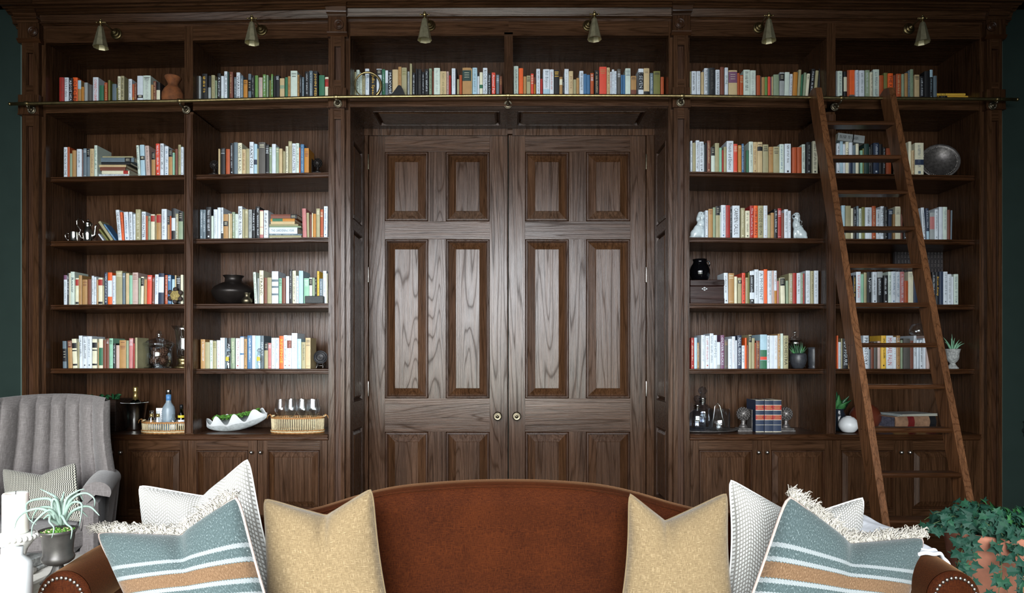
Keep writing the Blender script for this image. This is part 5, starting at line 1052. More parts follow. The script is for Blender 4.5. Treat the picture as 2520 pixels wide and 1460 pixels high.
mz = min(v_[2] for v_ in q.v); q.v = [(a, b, c-mz+p.z+.0005) for a, b, c in q.v]; sh = part(q, 'shell', r_)
q = MB(); rg = random.Random(1)
for i in range(520):
    u = rg.uniform(.14, .86); t = rg.uniform(-.62, .62); v_ = shellf(u, .5+t/2); x = (u-.5)*2; top = p.z + .110 + .034*x + .028*x*x - mz + p.z*1.0 - .012*abs(t)
    q.ball((v_.x, v_.y, top + rg.uniform(-.012, .008)), rg.uniform(.004, .010), MOSS, 5, 4, sc_=(1, 1, .7))
q.grid(lambda u, v: Vector((p.x+(u-.5)*1.5*Ls, p.y+.03+(v-.5)*1.3*Ws*math.sqrt(max(0, 1-abs((u-.5)*1.5)**2.3)), p.z + .098 + .034*(u-.5)*1.5 + .028*((u-.5)*1.5)**2 - mz + p.z)), 16, 4, MOSS)
q.build('moss', kind='stuff', label='green moss heaped in the white clam shell', cat='moss', org=p)
# --- wine glasses in the second basket
p = base('c2', 5, 733, .095); basket(p, .178, .088, .105, 'oval rattan basket tray of wine glasses on the counter left of the door')
g0 = None; gs = [(-.105, -.01), (-.052, .045), (-.03, -.035), (.022, .03), (.05, -.03), (.095, .025), (.12, -.02)]
for k, (dx, dy) in enumerate(gs):
    c = (p.x+dx-.005, p.y+dy, p.z+.0105)
    lb = 'wine glass in the rattan basket, %s from the left' % ORD[k]
    if g0 is None:
        g0 = thing('wine_glass', lb, 'wine glass', c, 'wine glasses in the basket')
        q = MB(); q.lathe([(.030, .0), (.030, .002), (.006, .006), (.0035, .02), (.0035, .085), (.006, .092)], c, GLASS, 20); part(q, 'stem', g0)
        q = MB(); q.lathe([(.006, .092), (.030, .118), (.041, .142), (.040, .16), (.031, .215)], c, GLASS, 24, caps=False); part(q, 'bowl', g0)
    else: dup(g0, c, lb)
# --- decanters, glass bucket and tray
Y = .19; xc = hx(1732, Y); r0 = .21
lathed('oval_tray', 'dark silver oval tray under the decanters', 'tray', (xc, Y, .896), [(r0, .002), (r0+.015, .010), (r0+.017, .012), (r0+.012, .013), (r0-.005, .006), (.0001, .005)], PEWT, 48, sy=.62, sx=1.0)
CUT = thin_glass('cut_glass', (.82, .85, .9, 1), .05, 2.2)
def decanter(px, Y, lb, s):
    c = Vector((hx(px, Y), Y, .9025)); r_ = thing('decanter', lb, 'decanter', c, 'cut glass decanters')
    q = MB(); q.lathe([(.05*s, 0), (.056*s, .005), (.058*s, .06*s), (.060*s, .10*s), (.054*s, .13*s), (.030*s, .15*s), (.018*s, .158*s)], tuple(c), CUT, 36, flute=.045, flute_n=12); part(q, 'body', r_)
    q = MB(); q.lathe([(.020*s, .158*s), (.021*s, .17*s), (.022*s, .185*s), (.026*s, .19*s), (.0001, .19*s)], tuple(c), SILVER, 24); part(q, 'collar', r_)
    q = MB(); q.lathe([(.017*s, .19*s), (.02*s, .2*s), (.012*s, .208*s), (.027*s, .226*s), (.029*s, .238*s), (.020*s, .255*s), (.0001, .262*s)], tuple(c), CUT, 10, smooth=False); part(q, 'stopper', r_)
decanter(1716, .15, 'square shouldered cut glass decanter at the tray front', .92)
decanter(1729, .27, 'taller cut glass decanter behind, with round stopper', 1.13)
Y = .2; c = Vector((hx(1770, Y), Y, .9025)); r_ = thing('glass_ice_bucket', 'clear cylindrical glass ice bucket on the dark tray', 'ice bucket', c)
q = MB(); q.lathe([(.070, 0), (.072, .004), (.074, .145), (.0715, .145), (.069, .01), (.0001, .01)], tuple(c), GLASS, 36); part(q, 'bucket', r_)
q = MB(); 
for s_ in (-1, 1): q.tube([(c.x-.012, c.y, c.z+.185), (c.x-.012+.018*s_, c.y, c.z+.16), (c.x-.012+.03*s_, c.y-.01, c.z+.09), (c.x-.01+.045*s_, c.y-.02, c.z+.02)], .003, STEEL, 6)
q.build('ice_tongs', label='steel ice tongs standing in the glass ice bucket', cat='tongs', org=c)
# --- three blue volumes
rg = random.Random(9)
for k, px in enumerate((1859.5, 1881.5, 1902.5)):
    Y = .13; x0, x1 = hx(px, Y), hx(px+20.3, Y); z0 = .8965; H_ = hz(985, Y)-z0; q = MB()
    book_geo(q, x1-x0, H_, .17, 'B', [], rg, Matrix.Translation((x0, Y, z0)))
    W_ = x1-x0
    def band(a, b, m_): 
        for i in range(6):
            xa, xb = x0+W_*i/6, x0+W_*(i+1)/6; f = lambda x: Y-.0016-.004*.6*math.sin(math.pi*(x-x0)/W_)
            q.add([(xa, f(xa), z0+H_*a), (xb, f(xb), z0+H_*a), (xb, f(xb), z0+H_*b), (xa, f(xa), z0+H_*b)], [(0,1,2,3)], m_)
    for a, b, m_ in ((.985, 1, 'P'), (.835, .85, 'P'), (.69, .835, 'r'), (.67, .69, 'P'), (.525, .54, 'P'), (.385, .525, 'r'), (.37, .385, 'P'), (.215, .225, 'P'), (0, .02, 'P')): band(a, b, bmat(m_))
    for a in (.80, .76, .73, .49, .45, .41):
        xa, xb = x0+W_*rg.uniform(.1, .25), x0+W_*rg.uniform(.75, .92); q.box(xa, xb, Y-.006, Y-.004, z0+H_*a, z0+H_*a+.003, bmat('t'))
    q.build('book', label='navy leather volume with two red label bands, %s of three by the counter bookends' % ('left', 'middle', 'right')[k], cat='book', group='three matching navy volumes', org=(x0, Y, z0))
# --- far-right counter
p = base('c4', 5, 2064, .22); r_ = thing('potted_plant', 'broad-leaved green plant in a dark vase beside the divider', 'potted plant', p)
q = MB(); q.lathe([(.034, 0), (.045, .01), (.05, .06), (.044, .11), (.032, .135), (.036, .15), (.032, .15), (.0001, .12)], tuple(p), plain('dark_blue_glaze', '20262E', .15, .1), 28); part(q, 'vase', r_)
q = MB()
for dx, dy, dz, w_ in ((-.01, -.03, .10, .055), (.05, -.02, .09, .05), (.03, -.05, .05, .05), (-.04, 0, .07, .05), (.075, .01, .06, .045), (.0, .03, .12, .05)): blade(q, (p.x, p.y, p.z+.13), (p.x+dx*1.3, p.y+dy, p.z+.15+dz), w_, LEAF if dy < -.02 else LEAFD, .01, thick=.06)
part(q, 'leaves', r_)
p = base('c4', 5, 2088, .085)
lathed('white_vase', 'small round white ribbed vase on the far-right counter', 'vase', p, [(.022, 0), (.032, .005)] + [(.0625*math.sin(math.pi*(.17+.68*i/30))**.8 + (.0007 if i % 2 else -.0007), .005+.098*i/30) for i in range(31)] + [(.018, .108), (.016, .113), (.012, .11), (.0001, .10)], WHITEC, 36)
p = base('c4', 5, 2129, .27)
lathed('brown_vase', 'round dark brown glazed vase half hidden behind the ladder stile', 'vase', p, [(.04, 0), (.075, .02), (.1, .07), (.1, .11), (.08, .15), (.045, .175), (.03, .185), (.028, .21), (.036, .225), (.033, .225), (.0001, .19)], POTBR, 36)
def flatbook(px, Y, z, wid, dep, th, yaw, cols, label, marb):
    c = Vector((hx(px, Y), Y, z)); M = Matrix.Translation(c) @ Matrix.Rotation(R(yaw), 4, 'Z'); q = MB()
    q.box(-wid/2, wid/2, 0, dep, 0, .004, cols[0], M=M, bv=.001); q.box(-wid/2, wid/2, 0, dep, th-.004, th, cols[0], M=M, bv=.001)
    n = len(cols[1]); 
    for i, (a, b, m_) in enumerate(cols[1]):
        x0, x1 = -wid/2+wid*a, -wid/2+wid*b; prof = [(0, .0)] + [(-.012*math.sin(math.pi*t/6), th*t/6) for t in range(1, 6)] + [(0, th)]
        q.prism(prof, x0, x1, m_, M=M)
    q.box(-wid/2+.006, wid/2-.006, .002, dep-.006, .004, th-.004, marb, M=M)
    return q.build('book', label=label, cat='book', group='large old books on the far-right counter', org=c)
SUEDE = plain('old_calf', '8A6A52', .7, .3, 30); DRED = plain('old_red_label', '6A1C1C', .5, .2, 40); DBLK = plain('old_black_label', '17181B', .5, .2, 40); MARB = plain('marbled_edge', '4A4A58', .7, .5, 60)
flatbook(2250, .13, .8965, .33, .22, .026, 12, (SUEDE, [(0, .33, bmat('t')), (.33, .52, DRED), (.52, .75, bmat('t')), (.75, 1, DRED)]), 'lower large old book with tan and red banded spine, behind a ladder tread', MARB)
flatbook(2252, .125, .9235, .32, .22, .078, 12, (SUEDE, [(0, .30, SUEDE), (.30, .46, DRED), (.46, .84, SUEDE), (.84, 1, DBLK)]), 'thick old calf book with red spine label, upper one behind a ladder tread', MARB)
for k in range(3):
    Y = .14; M = Matrix.Translation((hx(2258+3*k, Y), Y, 1.0022+.0052*k)) @ Matrix.Rotation(R(8+4*k), 4, 'Z'); q = MB(); q.box(-.15, .15, 0, .2, 0, .0045, plain('magazine_cover', '9AA3A3', .35, .15) if k == 0 else bpy.data.materials['magazine_cover'], M=M)
    q.box(-.149, .149, -.0005, .0, .001, .0035, bmat('P'), M=M)
    q.build('magazine', label='thin pale magazine on the calf book, %s of three' % ('lowest', 'middle', 'topmost')[k], cat='magazine', group='magazines on the old books', org=(hx(2258, Y), Y, 1.0))
# --- spaniel figurines
def blob(name, ells, vox, mat, smooth=6):
    me = bpy.data.meshes.new(name); q = MB()
    for c, r3, rot in ells:
        M = Matrix.Translation(Vector(c)) @ Matrix.Rotation(R(rot), 4, 'Y') @ Matrix.Diagonal((*r3, 1)); q.ball((0, 0, 0), 1, mat, 16, 12, M=M)
    me = q.mesh(name); o = bpy.data.objects.new('tmp', me); COL.objects.link(o)
    m1 = o.modifiers.new('r', 'REMESH'); m1.mode = 'VOXEL'; m1.voxel_size = vox; m1.use_smooth_shade = True
    m2 = o.modifiers.new('s', 'SMOOTH'); m2.iterations = smooth; m2.factor = .5
    dg = bpy.context.evaluated_depsgraph_get(); nm = bpy.data.meshes.new_from_object(o.evaluated_get(dg)); nm.name = name
    bpy.data.objects.remove(o); bpy.data.meshes.remove(me); nm.materials.clear(); nm.materials.append(mat)
    for pl in nm.polygons: pl.use_smooth = True
    return nm
def spaniel(px, bay, row, Y, face, label):
    p = base(bay, row, px, Y); s = 7.2; k = (CD+Y)/F/s; f = face
    # offsets in units of 1/7.2 px from the figure's foot centre; +x away from the head's side is f
    E = [((f*30, 0, 150), (95, 70, 130), f*-14), ((f*75, 0, 100), (95, 78, 92), 0), ((f*120, 0, 45), (60, 70, 45), 0), ((f*-15, 0, 270), (68, 58, 110), f*-8),
         ((f*-50, -10, 110), (28, 28, 112), 0), ((f*-58, -14, 14), (44, 34, 16), 0), ((f*-22, 34, 110), (28, 26, 108), 0), ((f*-30, 34, 14), (40, 30, 16), 0),
         ((f*-25, -2, 420), (74, 66, 66), 0), ((f*-62, -26, 402), (42, 40, 34), 0), ((f*-20, -60, 385), (30, 18, 62), 0), ((f*28, 20, 380), (28, 44, 64), f*-10), ((f*-15, -5, 470), (48, 46, 26), 0),
         ((f*170, 10, 22), (40, 26, 20), 0)]
    ells = [((c[0]*k, c[1]*k, c[2]*k), tuple(v*k for v in r3), rot) for c, r3, rot in E]
    me = blob('body', ells, .004, DOGC); mz = min(v.co.z for v in me.vertices)
    for v in me.vertices: v.co.z -= mz - .0003
    r_ = thing('spaniel_figurine', label, 'figurine', p, 'pair of spaniel figurines')
    o = bpy.data.objects.new('body', me); COL.objects.link(o); o.parent = r_; WL[o.name] = p
    q = MB(); n = Vector((p.x + f*-84*k, p.y-58*k, p.z+412*k-mz)); q.ball(n, 20*k, BLACKG, 12, 8); part(q, 'nose', r_)
    for dx in (-52, -12):
        q = MB(); q.ball((p.x+f*dx*k, p.y-60*k, p.z+442*k-mz), 8*k, BLACKG, 8, 6); part(q, 'eye', r_)
    q = MB(); rg = random.Random(4)
    for i in range(26): 
        q.ball((p.x+f*rg.uniform(-55, 60)*k, p.y-(66+rg.uniform(-6, 2))*k, p.z+rg.uniform(180, 350)*k), 7*k, DOGC, 5, 4)
    part(q, 'fur_curls', r_)
spaniel(1722, 'c3', 2, .14, -1, 'white glazed spaniel figurine left of the books, third shelf')
spaniel(1962, 'c3', 2, .14, 1, 'white glazed spaniel figurine right of the books, third shelf')
# ================================================================ sofa
def velvet(name, c1, c2):
    m, nt, b = newmat(name)
    a = noise(nt, coords(nt, (600, 600, 60), 'Object', False), 1, 2, .6); c = noise(nt, coords(nt, (60, 600, 600), 'Object', False), 1, 2, .6)
    big = noise(nt, coords(nt, (5, 5, 5), 'Object', False), 1, 2, .5)
    f = mth(nt, 'ADD', mth(nt, 'MULTIPLY', mth(nt, 'MAXIMUM', a, c), .8), mth(nt, 'MULTIPLY', big, .22))
    nt.links.new(ramp(nt, f, [(.45, lin(c1)), (.78, lin(c2))]), b.inputs['Base Color'])
    b.inputs['Roughness'].default_value = .8; b.inputs['Sheen Weight'].default_value = .34; b.inputs['Sheen Roughness'].default_value = .35
    b.inputs['Sheen Tint'].default_value = (1, .55, .28, 1); b.inputs['Specular IOR Level'].default_value = .05
    bump(nt, b, f, .35, .0015); return m
VEL = velvet('rust_velvet', '260E05', '4C230D')
def sy(px): return (px-CX)/F
SD = 2.5
def back_z(x):
    pts = [(-1.42, .775), (-1.1, .80), (-.82, .808), (-.71, .828), (-.51, .902), (-.25, .928), (0, .937), (.25, .928), (.44, .906), (.66, .832), (.82, .808), (1.1, .80), (1.42, .775)]
    for (a, b), (c, d) in zip(pts, pts[1:]):
        if a <= x <= c:
            t = (x-a)/(c-a); t = t*t*(3-2*t) if False else t; return b+(d-b)*t
    return .77
def back_zs(x): return sum(back_z(max(-1.42, min(1.42, x+d))) for d in (-.12, -.08, -.04, 0, .04, .08, .12))/7
sofa = thing('sofa', 'rust velvet camelback sofa with rolled arms and nailhead trim in the foreground', 'sofa', (0, -2.1, 0))
YF, YBk = -2.40, -1.72
q = MB(); prof = [(-.02, .30, 0), (-.005, .55, 0), (0, 1, -.14), (.0, 1, -.07), (.02, 1, -.022), (.055, 1, -.004), (.085, 1, 0), (.115, 1, -.006), (.145, 1, -.03), (.165, 1, -.08), (.175, 1, -.2), (.18, .1, 0)]
def backf(u, v):
    x = -1.39 + 2.78*u; k = v*(len(prof)-1); i = min(len(prof)-2, int(k)); t = k-i; Z = back_zs(x)
    def pt(j):
        y, a, dz = prof[j]; z = (Z+dz) if a == 1 else .30 + (Z-.14-.30)*a if a > .2 else .16
        return y, z
    (y0, z0), (y1, z1) = pt(i), pt(i+1); crv = .10*(abs(x)/1.39)**3
    return Vector((x, -1.90 - crv + y0+(y1-y0)*t, z0+(z1-z0)*t))
q.grid(backf, 90, 44, VEL); q.box(-1.34, 1.34, -1.86, -1.76, .16, .5, VEL); part(q, 'backrest', sofa)
q = MB(); q.tube([backf(i/90, 4.2/11) + Vector((0, -.004, .004)) for i in range(91)], .0035, VEL, 6); part(q, 'back_piping', sofa)
NAIL = plain('nailhead', (.30, .27, .24, 1), .4, .15, 90, 1)
for s_ in (-1, 1):
    q = MB(); ax, az, rr = s_*1.305, .695, .078
    def armf(u, v):
        y = YF + (-1.80-YF)*v; zc = az + .026*math.sin(min(1, v*1.6)*math.pi/2); r_ = rr*(1-.0*v)
        a = -210 + 330*u   # from inner underside over the top to the outer side
        an = R(90 + 165 - 285*u) if s_ > 0 else R(90 - 165 + 285*u)
        px_, pz_ = math.cos(an), math.sin(an)
        if u < .06: return Vector((ax - s_*rr*.93, y, .40))
        if u > .97: return Vector((ax + s_*rr*.72, y, .16))
        return Vector((ax + r_*px_, y, zc + r_*pz_))
    q.grid(armf, 48, 20, VEL); 
    q.box(ax - rr*.9, ax + rr*.70, YF+.004, -1.80, .16, .66, VEL); part(q, 'arm', sofa)
    q = MB(); n = 28; rim = [(ax + rr*math.cos(R(90 + 150 - 300*i/n)), YF-.002, az + rr*math.sin(R(90 + 150 - 300*i/n))) for i in range(n+1)]
    fr = [(x, YF-.014, az + (z-az)*.9) if False else (ax+(x-ax)*.93, YF-.014, az+(z-az)*.93) for x, y, z in rim]
    bot = [(ax+rr*.55, YF-.002, .16), (ax-rr*.55, YF-.002, .16)]
    q.add(rim+fr+[(ax, YF-.016, az)], [(i, i+1, n+2+i, n+1+i) for i in range(n)] + [(n+1+i, n+2+i, 2*n+2) for i in range(n)], VEL, True)
    q.box(ax-rr*.62, ax+rr*.62, YF-.012, YF+.01, .16, az-.02, VEL, bv=.01); part(q, 'arm_front', sofa)
    for i in range(23):
        a = R(90 + 138 - 276*i/22); q = MB(); q.ball((ax + .061*math.cos(a), YF-.016, az + .061*math.sin(a)), .0056, NAIL, 8, 6, sc_=(1, .7, 1)); part(q, 'nailhead', sofa)
q = MB(); q.box(-1.36, 1.36, YF-.0, -1.80, .16, .32, VEL, bv=.02); part(q, 'seat_frame', sofa)
for k in (-1, 1):
    q = MB(); q.box(.003 if k > 0 else -1.215, 1.215 if k > 0 else -.003, YF-.03, -1.93, .325, .46, VEL, bv=.03); part(q, 'seat_cushion', sofa)
for x in (-1.25, 1.25):
    for y in (YF+.06, -1.82):
        q = MB(); q.lathe([(.018, 0), (.028, .16)], (x, y, 0), WD, 12); part(q, 'leg', sofa)
# ================================================================ cushions
def uvmat(name, build, rough=.9, sheen=.2, bmp=.3):
    m, nt, b = newmat(name); tc = N(nt, 'ShaderNodeTexCoord'); sp = N(nt, 'ShaderNodeSeparateXYZ'); nt.links.new(tc.outputs['UV'], sp.inputs[0])
    c, h = build(nt, sp.outputs[0], sp.outputs[1], tc.outputs['UV']); nt.links.new(c, b.inputs['Base Color'])
    b.inputs['Roughness'].default_value = rough; b.inputs['Sheen Weight'].default_value = sheen; b.inputs['Specular IOR Level'].default_value = .2
    bump(nt, b, h, bmp, .002); return m
def weave(nt, uv, s, k=1.0):
    mp = N(nt, 'ShaderNodeMapping'); mp.inputs['Scale'].default_value = (s, s*.09, 1); nt.links.new(uv, mp.inputs[0])
    mp2 = N(nt, 'ShaderNodeMapping'); mp2.inputs['Scale'].default_value = (s*.09, s, 1); nt.links.new(uv, mp2.inputs[0])
    return mth(nt, 'MAXIMUM', noise(nt, mp.outputs[0], 1, 2, .7), noise(nt, mp2.outputs[0], 1, 2, .7))
def tanb(nt, u, v, uv):
    f = weave(nt, uv, 230); return ramp(nt, f, [(.42, lin('65553C')), (.62, lin('826F52')), (.80, lin('BBAA88'))]), f
TANC = uvmat('mustard_linen', tanb)
def zigb(n_u, n_z, amp, c1, c2, du=.34, dv=.30, rows=34):
    def f(nt, u, v, uv):
        tri = mth(nt, 'MULTIPLY', mth(nt, 'ABSOLUTE', mth(nt, 'SUBTRACT', mth(nt, 'FRACT', mth(nt, 'MULTIPLY', u, n_z)), .5)), amp)
        uu = mth(nt, 'MULTIPLY', u, n_u); vv = mth(nt, 'MULTIPLY', mth(nt, 'ADD', v, tri), rows)
        a = mth(nt, 'ABSOLUTE', mth(nt, 'SUBTRACT', mth(nt, 'FRACT', uu), .5)); b = mth(nt, 'ABSOLUTE', mth(nt, 'SUBTRACT', mth(nt, 'FRACT', vv), .5))
        m_ = mth(nt, 'MULTIPLY', mth(nt, 'LESS_THAN', a, du), mth(nt, 'LESS_THAN', b, dv))
        nz = noise(nt, uv, 300, 2); base_ = ramp(nt, nz, [(.3, tuple(x*.88 for x in lin(c1))[:3]+(1,)), (.7, lin(c1))])
        return mixc(nt, m_, base_, lin(c2)), mth(nt, 'ADD', m_, mth(nt, 'MULTIPLY', nz, .3))
    return f
ZIG = uvmat('white_zigzag_weave', zigb(60, 5.0, .17, '8E8C86', 'D2D3D0', du=.30, dv=.30, rows=36))
def blueb(nt, u, v, uv):
    mp = N(nt, 'ShaderNodeMapping'); mp.inputs['Scale'].default_value = (170, 70, 1); mp.inputs['Rotation'].default_value = (0, 0, .5); nt.links.new(uv, mp.inputs[0])
    fl = noise(nt, mp.outputs[0], 1, 2, .6); base_ = ramp(nt, fl, [(.35, lin('3A4748')), (.60, lin('4C5A5B')), (.76, lin('98A3A4'))])
    tooth = mth(nt, 'MULTIPLY', mth(nt, 'SUBTRACT', mth(nt, 'FRACT', mth(nt, 'MULTIPLY', u, 60)), .5), .006); vv = mth(nt, 'ADD', v, tooth)
    def band(a, b): return mth(nt, 'MULTIPLY', mth(nt, 'GREATER_THAN', vv, a), mth(nt, 'LESS_THAN', vv, b))
    st = None
    for a, b in ((.687, .713), (.609, .634), (.490, .515), (.418, .442), (.24, .262)):
        x = band(a, b); st = x if st is None else mth(nt, 'ADD', st, x)
    ws = ramp(nt, noise(nt, uv, 420, 1), [(.4, lin('5E6669')), (.6, lin('A3A9AA'))])
    orr = ramp(nt, fl, [(.35, lin('5C452F')), (.62, lin('755B43')), (.8, lin('A08A70'))])
    c = mixc(nt, band(.519, .605), base_, orr); c = mixc(nt, st, c, ws); return c, fl
BLUE = uvmat('blue_grey_wool', blueb)
def blackw(nt, u, v, uv):
    tri = mth(nt, 'MULTIPLY', mth(nt, 'ABSOLUTE', mth(nt, 'SUBTRACT', mth(nt, 'FRACT', mth(nt, 'MULTIPLY', v, 22)), .5)), .018)
    a = mth(nt, 'ABSOLUTE', mth(nt, 'SUBTRACT', mth(nt, 'FRACT', mth(nt, 'MULTIPLY', mth(nt, 'ADD', u, tri), 44)), .5)); b = mth(nt, 'ABSOLUTE', mth(nt, 'SUBTRACT', mth(nt, 'FRACT', mth(nt, 'MULTIPLY', v, 44)), .5))
    m_ = mth(nt, 'MAXIMUM', mth(nt, 'LESS_THAN', a, .20), mth(nt, 'MULTIPLY', mth(nt, 'LESS_THAN', b, .13), mth(nt, 'LESS_THAN', a, .34)))
    return mixc(nt, m_, lin('2A2926'), lin('C9C5B8')), m_
BW = uvmat('black_cream_weave', blackw)
PIPE = plain('pink_grey_binding', 'A8968E', .8, .1, 60); PIPEW = plain('white_piping', 'E2E2DE', .7, .05, 60); FRINGE = plain('oatmeal_fringe', 'B9B3A9', .9, .2, 120)
def cushion(name, label, TL, TR, BR, BL, chop, Dt, Db, T, mat, pipe=None, pipe_r=.004, fringe=False, pinch=.035, chop_u=None, crease=.8, side=1.0, sag=1.0, earp=.92, group=None, twist=0.0, zmin=.478):
    Yt, Yb = Dt-CD, Db-CD
    tl, tr = P(*TL, Yt+twist), P(*TR, Yt-twist); br, bl = P(*BR, Yb-twist), P(*BL, Yb+twist); ch = P(*chop, Yt)
    bl = tl.lerp(bl, (tl.z-zmin)/(tl.z-bl.z)); br = tr.lerp(br, (tr.z-zmin)/(tr.z-br.z)); ex = (tr-tl); Lx = ex.length; uc = (ch-tl).dot(ex)/Lx/Lx; uc = chop_u if chop_u is not None else uc
    mid = tl.lerp(tr, uc); dip = ch - mid; nrm = (tr-tl).cross(bl-tl).normalized()
    if nrm.y > 0: nrm = -nrm
    def plane(u, v):   # u 0..1 left to right, v 0..1 bottom to top
        L_ = bl.lerp(tl, v); R_ = br.lerp(tr, v); s_ = math.sin(math.pi*v)**.8; b_ = math.sin(math.pi*u)
        c = (tl+tr+br+bl)/4
        Lp = L_ + (R_-L_)*pinch*s_*side; Rp = R_ - (R_-L_)*pinch*s_*side
        p = Lp.lerp(Rp, u)
        t = (u-uc)/(uc if u < uc else 1-uc); w_ = max(0, 1-abs(t))**earp
        w_ = w_ if abs(t) > .06 else w_
        p = p + (c-p)*.055*(abs(2*u-1)**9)*(abs(2*v-1)**9) + dip*w_*(v**4.0) + Vector((0, 0, .02))*b_*((1-v)**4)
        return p
    def thick(u, v):
        a = abs(2*u-1); b = abs(2*v-1); t = (max(0, 1-a**2.4)*max(0, 1-b**2.4))**.42
        cr = crease*(math.exp(-((u-uc)/.05)**2)*.75 + .45*math.exp(-((u-uc)/.15)**2))*max(0, (v-.45)/.55)**1.2
        wr = 1 + .05*math.sin(9*u+4*v)*math.sin(7*v+1+3*u) + .04*math.sin(17*u-9*v)*a
        return T*t*(1-cr*.75)*wr
    r_ = thing(name, label, 'cushion', tuple((tl+tr+br+bl)/4), group)
    q = MB(); n = 44
    q.grid(lambda u, v: plane(u, v) + nrm*thick(u, v), n, n, mat); q.grid(lambda u, v: plane(u, v) - nrm*thick(u, v)*.8, n, n, mat, flip=True); part(q, 'cover', r_)
    edge = [plane(i/30, 1) for i in range(31)] + [plane(1, 1-i/24) for i in range(1, 25)] + [plane(1-i/24, 0) for i in range(1, 25)] + [plane(0, i/24) for i in range(1, 24)]
    if pipe: q = MB(); q.tube(edge, pipe_r, pipe, 8, closed=True); part(q, 'piping', r_)
    if fringe:
        q = MB(); rg = random.Random(hash(name) % 7 + int(TL[0])); up = (tl-bl).normalized()
        for i in range(1300):
            u = rg.random(); b = plane(u, 1) + nrm*rg.uniform(-.012, .012); ln_ = rg.uniform(.022, .050)
            if fringe == 2 and abs(u-uc) < .02: continue
            out = up*ln_*.8 + ex.normalized()*rg.uniform(-.018, .018) + nrm*rg.uniform(-.022, .022)
            p1 = b + out*.5 + Vector((rg.uniform(-.007, .007), rg.uniform(-.007, .007), rg.uniform(-.002, .01))); p2 = b + out + Vector((rg.uniform(-.014, .014), 0, rg.uniform(-.016, .006)))
            p3 = p2 + Vector((rg.uniform(-.012, .012), rg.uniform(-.006, .006), rg.uniform(-.014, .004))); q.tube([b, p1, p2, p3], [.0017, .0016, .0014, .0008], FRINGE, 4)
        part(q, 'fringe', r_)
    return r_
cushion('patterned_cushion', 'white zigzag woven cushion at the back left of the sofa', (336, 1190), (614, 1121), (702, 1490), (372, 1560), (500, 1222), 2.42, 2.30, .085, ZIG, PIPEW, .0032, pinch=.04)
cushion('patterned_cushion', 'grey and white zigzag cushion at the right, behind the fringed one', (1790, 1173), (2131, 1219), (2140, 1545), (1775, 1545), (1965, 1275), 2.42, 2.30, .085, ZIG, PIPEW, .0036, pinch=.05)
cushion('mustard_cushion', 'mustard linen cushion on the left half of the sofa', (645, 1222), (918, 1196), (972, 1560), (650, 1560), (803, 1270), 2.30, 2.17, .085, TANC, TANC, .0028)
cushion('mustard_cushion', 'mustard linen cushion on the right half of the sofa', (1545, 1207), (1793, 1207), (1818, 1560), (1512, 1560), (1637, 1283), 2.30, 2.17, .085, TANC, TANC, .0028, pinch=.05)
cushion('fringed_cushion', 'blue grey striped cushion with fringe at the left arm, in front', (232, 1306), (586, 1214), (668, 1500), (352, 1565), (446, 1318), 2.12, 1.98, .08, BLUE, PIPE, .005, fringe=1, pinch=.02)
cushion('fringed_cushion', 'blue grey striped cushion with fringe at the right arm, in front', (1938, 1212), (2279, 1318), (2200, 1590), (1835, 1500), (2090, 1338), 2.12, 1.98, .08, BLUE, PIPE, .005, fringe=1, pinch=.01)
# quilt over the right arm
q = MB(); QUILT = plain('white_quilt', 'D5D8DE', .9, .06, 60, bmp=.4)
def quiltf(u, v):
    y = -2.28 + .42*v + .02*math.sin(9*u); zc = .695 + .026*math.sin(min(1, (y-YF)/.6*1.6)*math.pi/2); an = R(90+95-178*u); rr = .088 + .0025*math.sin(30*u+8*v) + .003*math.sin(14*v)
    return Vector((1.305 + rr*math.cos(an), y, zc + rr*math.sin(an)))
q.grid(quiltf, 40, 24, QUILT); q.grid(lambda u, v: quiltf(u, v) + (Vector((1.305, quiltf(u, v).y, .71))-quiltf(u, v)).normalized()*.006, 40, 24, QUILT, flip=True)
q.tube([quiltf(i/40, 0) for i in range(41)], .006, QUILT, 8); q.tube([quiltf(i/40, .06) for i in range(41)], .0045, QUILT, 8)
q.build('quilt', label='white quilted throw draped over the right sofa arm', cat='throw', org=(1.305, -2.1, .8))
# ================================================================ armchair
LIN = fabric('grey_linen', '6A6462', '989290', 500, 500)
CHX = -2.68; chl = Vector((CHX, -.55, 0)); RZ = Matrix.Translation(chl) @ Matrix.Rotation(R(25), 4, 'Z')
chair = thing('armchair', 'grey linen channel-back wing armchair at the far left before the bookcase', 'armchair', chl)
q = MB(); nch = 8
def cback(u, v, off=0.0):
    x = (u*2-1); t = v; ch = abs(math.sin(math.pi*nch*u)); wing = abs(x)**2.6
    W_ = .345 - .05*t*t + .010*math.sin(t*7)
    z = .44 + t*(.715 - .02*x*x); y = .20 + .10*t - wing*(.34 - .10*t) - (.045*ch**.6*(1-.6*max(0, (t-.93)/.07)))*(1-off*0)
    if t > .93: y += .03*((t-.93)/.07)**2
    return Vector((x*W_, y + off, z))
q.grid(lambda u, v: cback(u, v), 144, 26, LIN, M=RZ)
def cbo(u, v): x = (u*2-1); p = cback(.5 if False else u, v); return Vector((p.x*1.03, .30 + .08*v - abs(x)**2.6*(.34-.10*v) + .0, p.z + (.004 if v > .95 else 0)))
q.grid(cbo, 72, 20, LIN, flip=True, M=RZ)
q.grid(lambda u, v: cback(u, 1).lerp(cbo(u, 1), v) + Vector((0, 0, .018*math.sin(math.pi*v))), 144, 6, LIN, M=RZ)
for e in (0, 1): q.grid(lambda u, v, e=e: cback(e, u).lerp(cbo(e, u), v) + Vector(((2*e-1)*.022*math.sin(math.pi*v), 0, 0)), 20, 6, LIN, M=RZ, flip=(e == 0))
part(q, 'channel_back', chair)
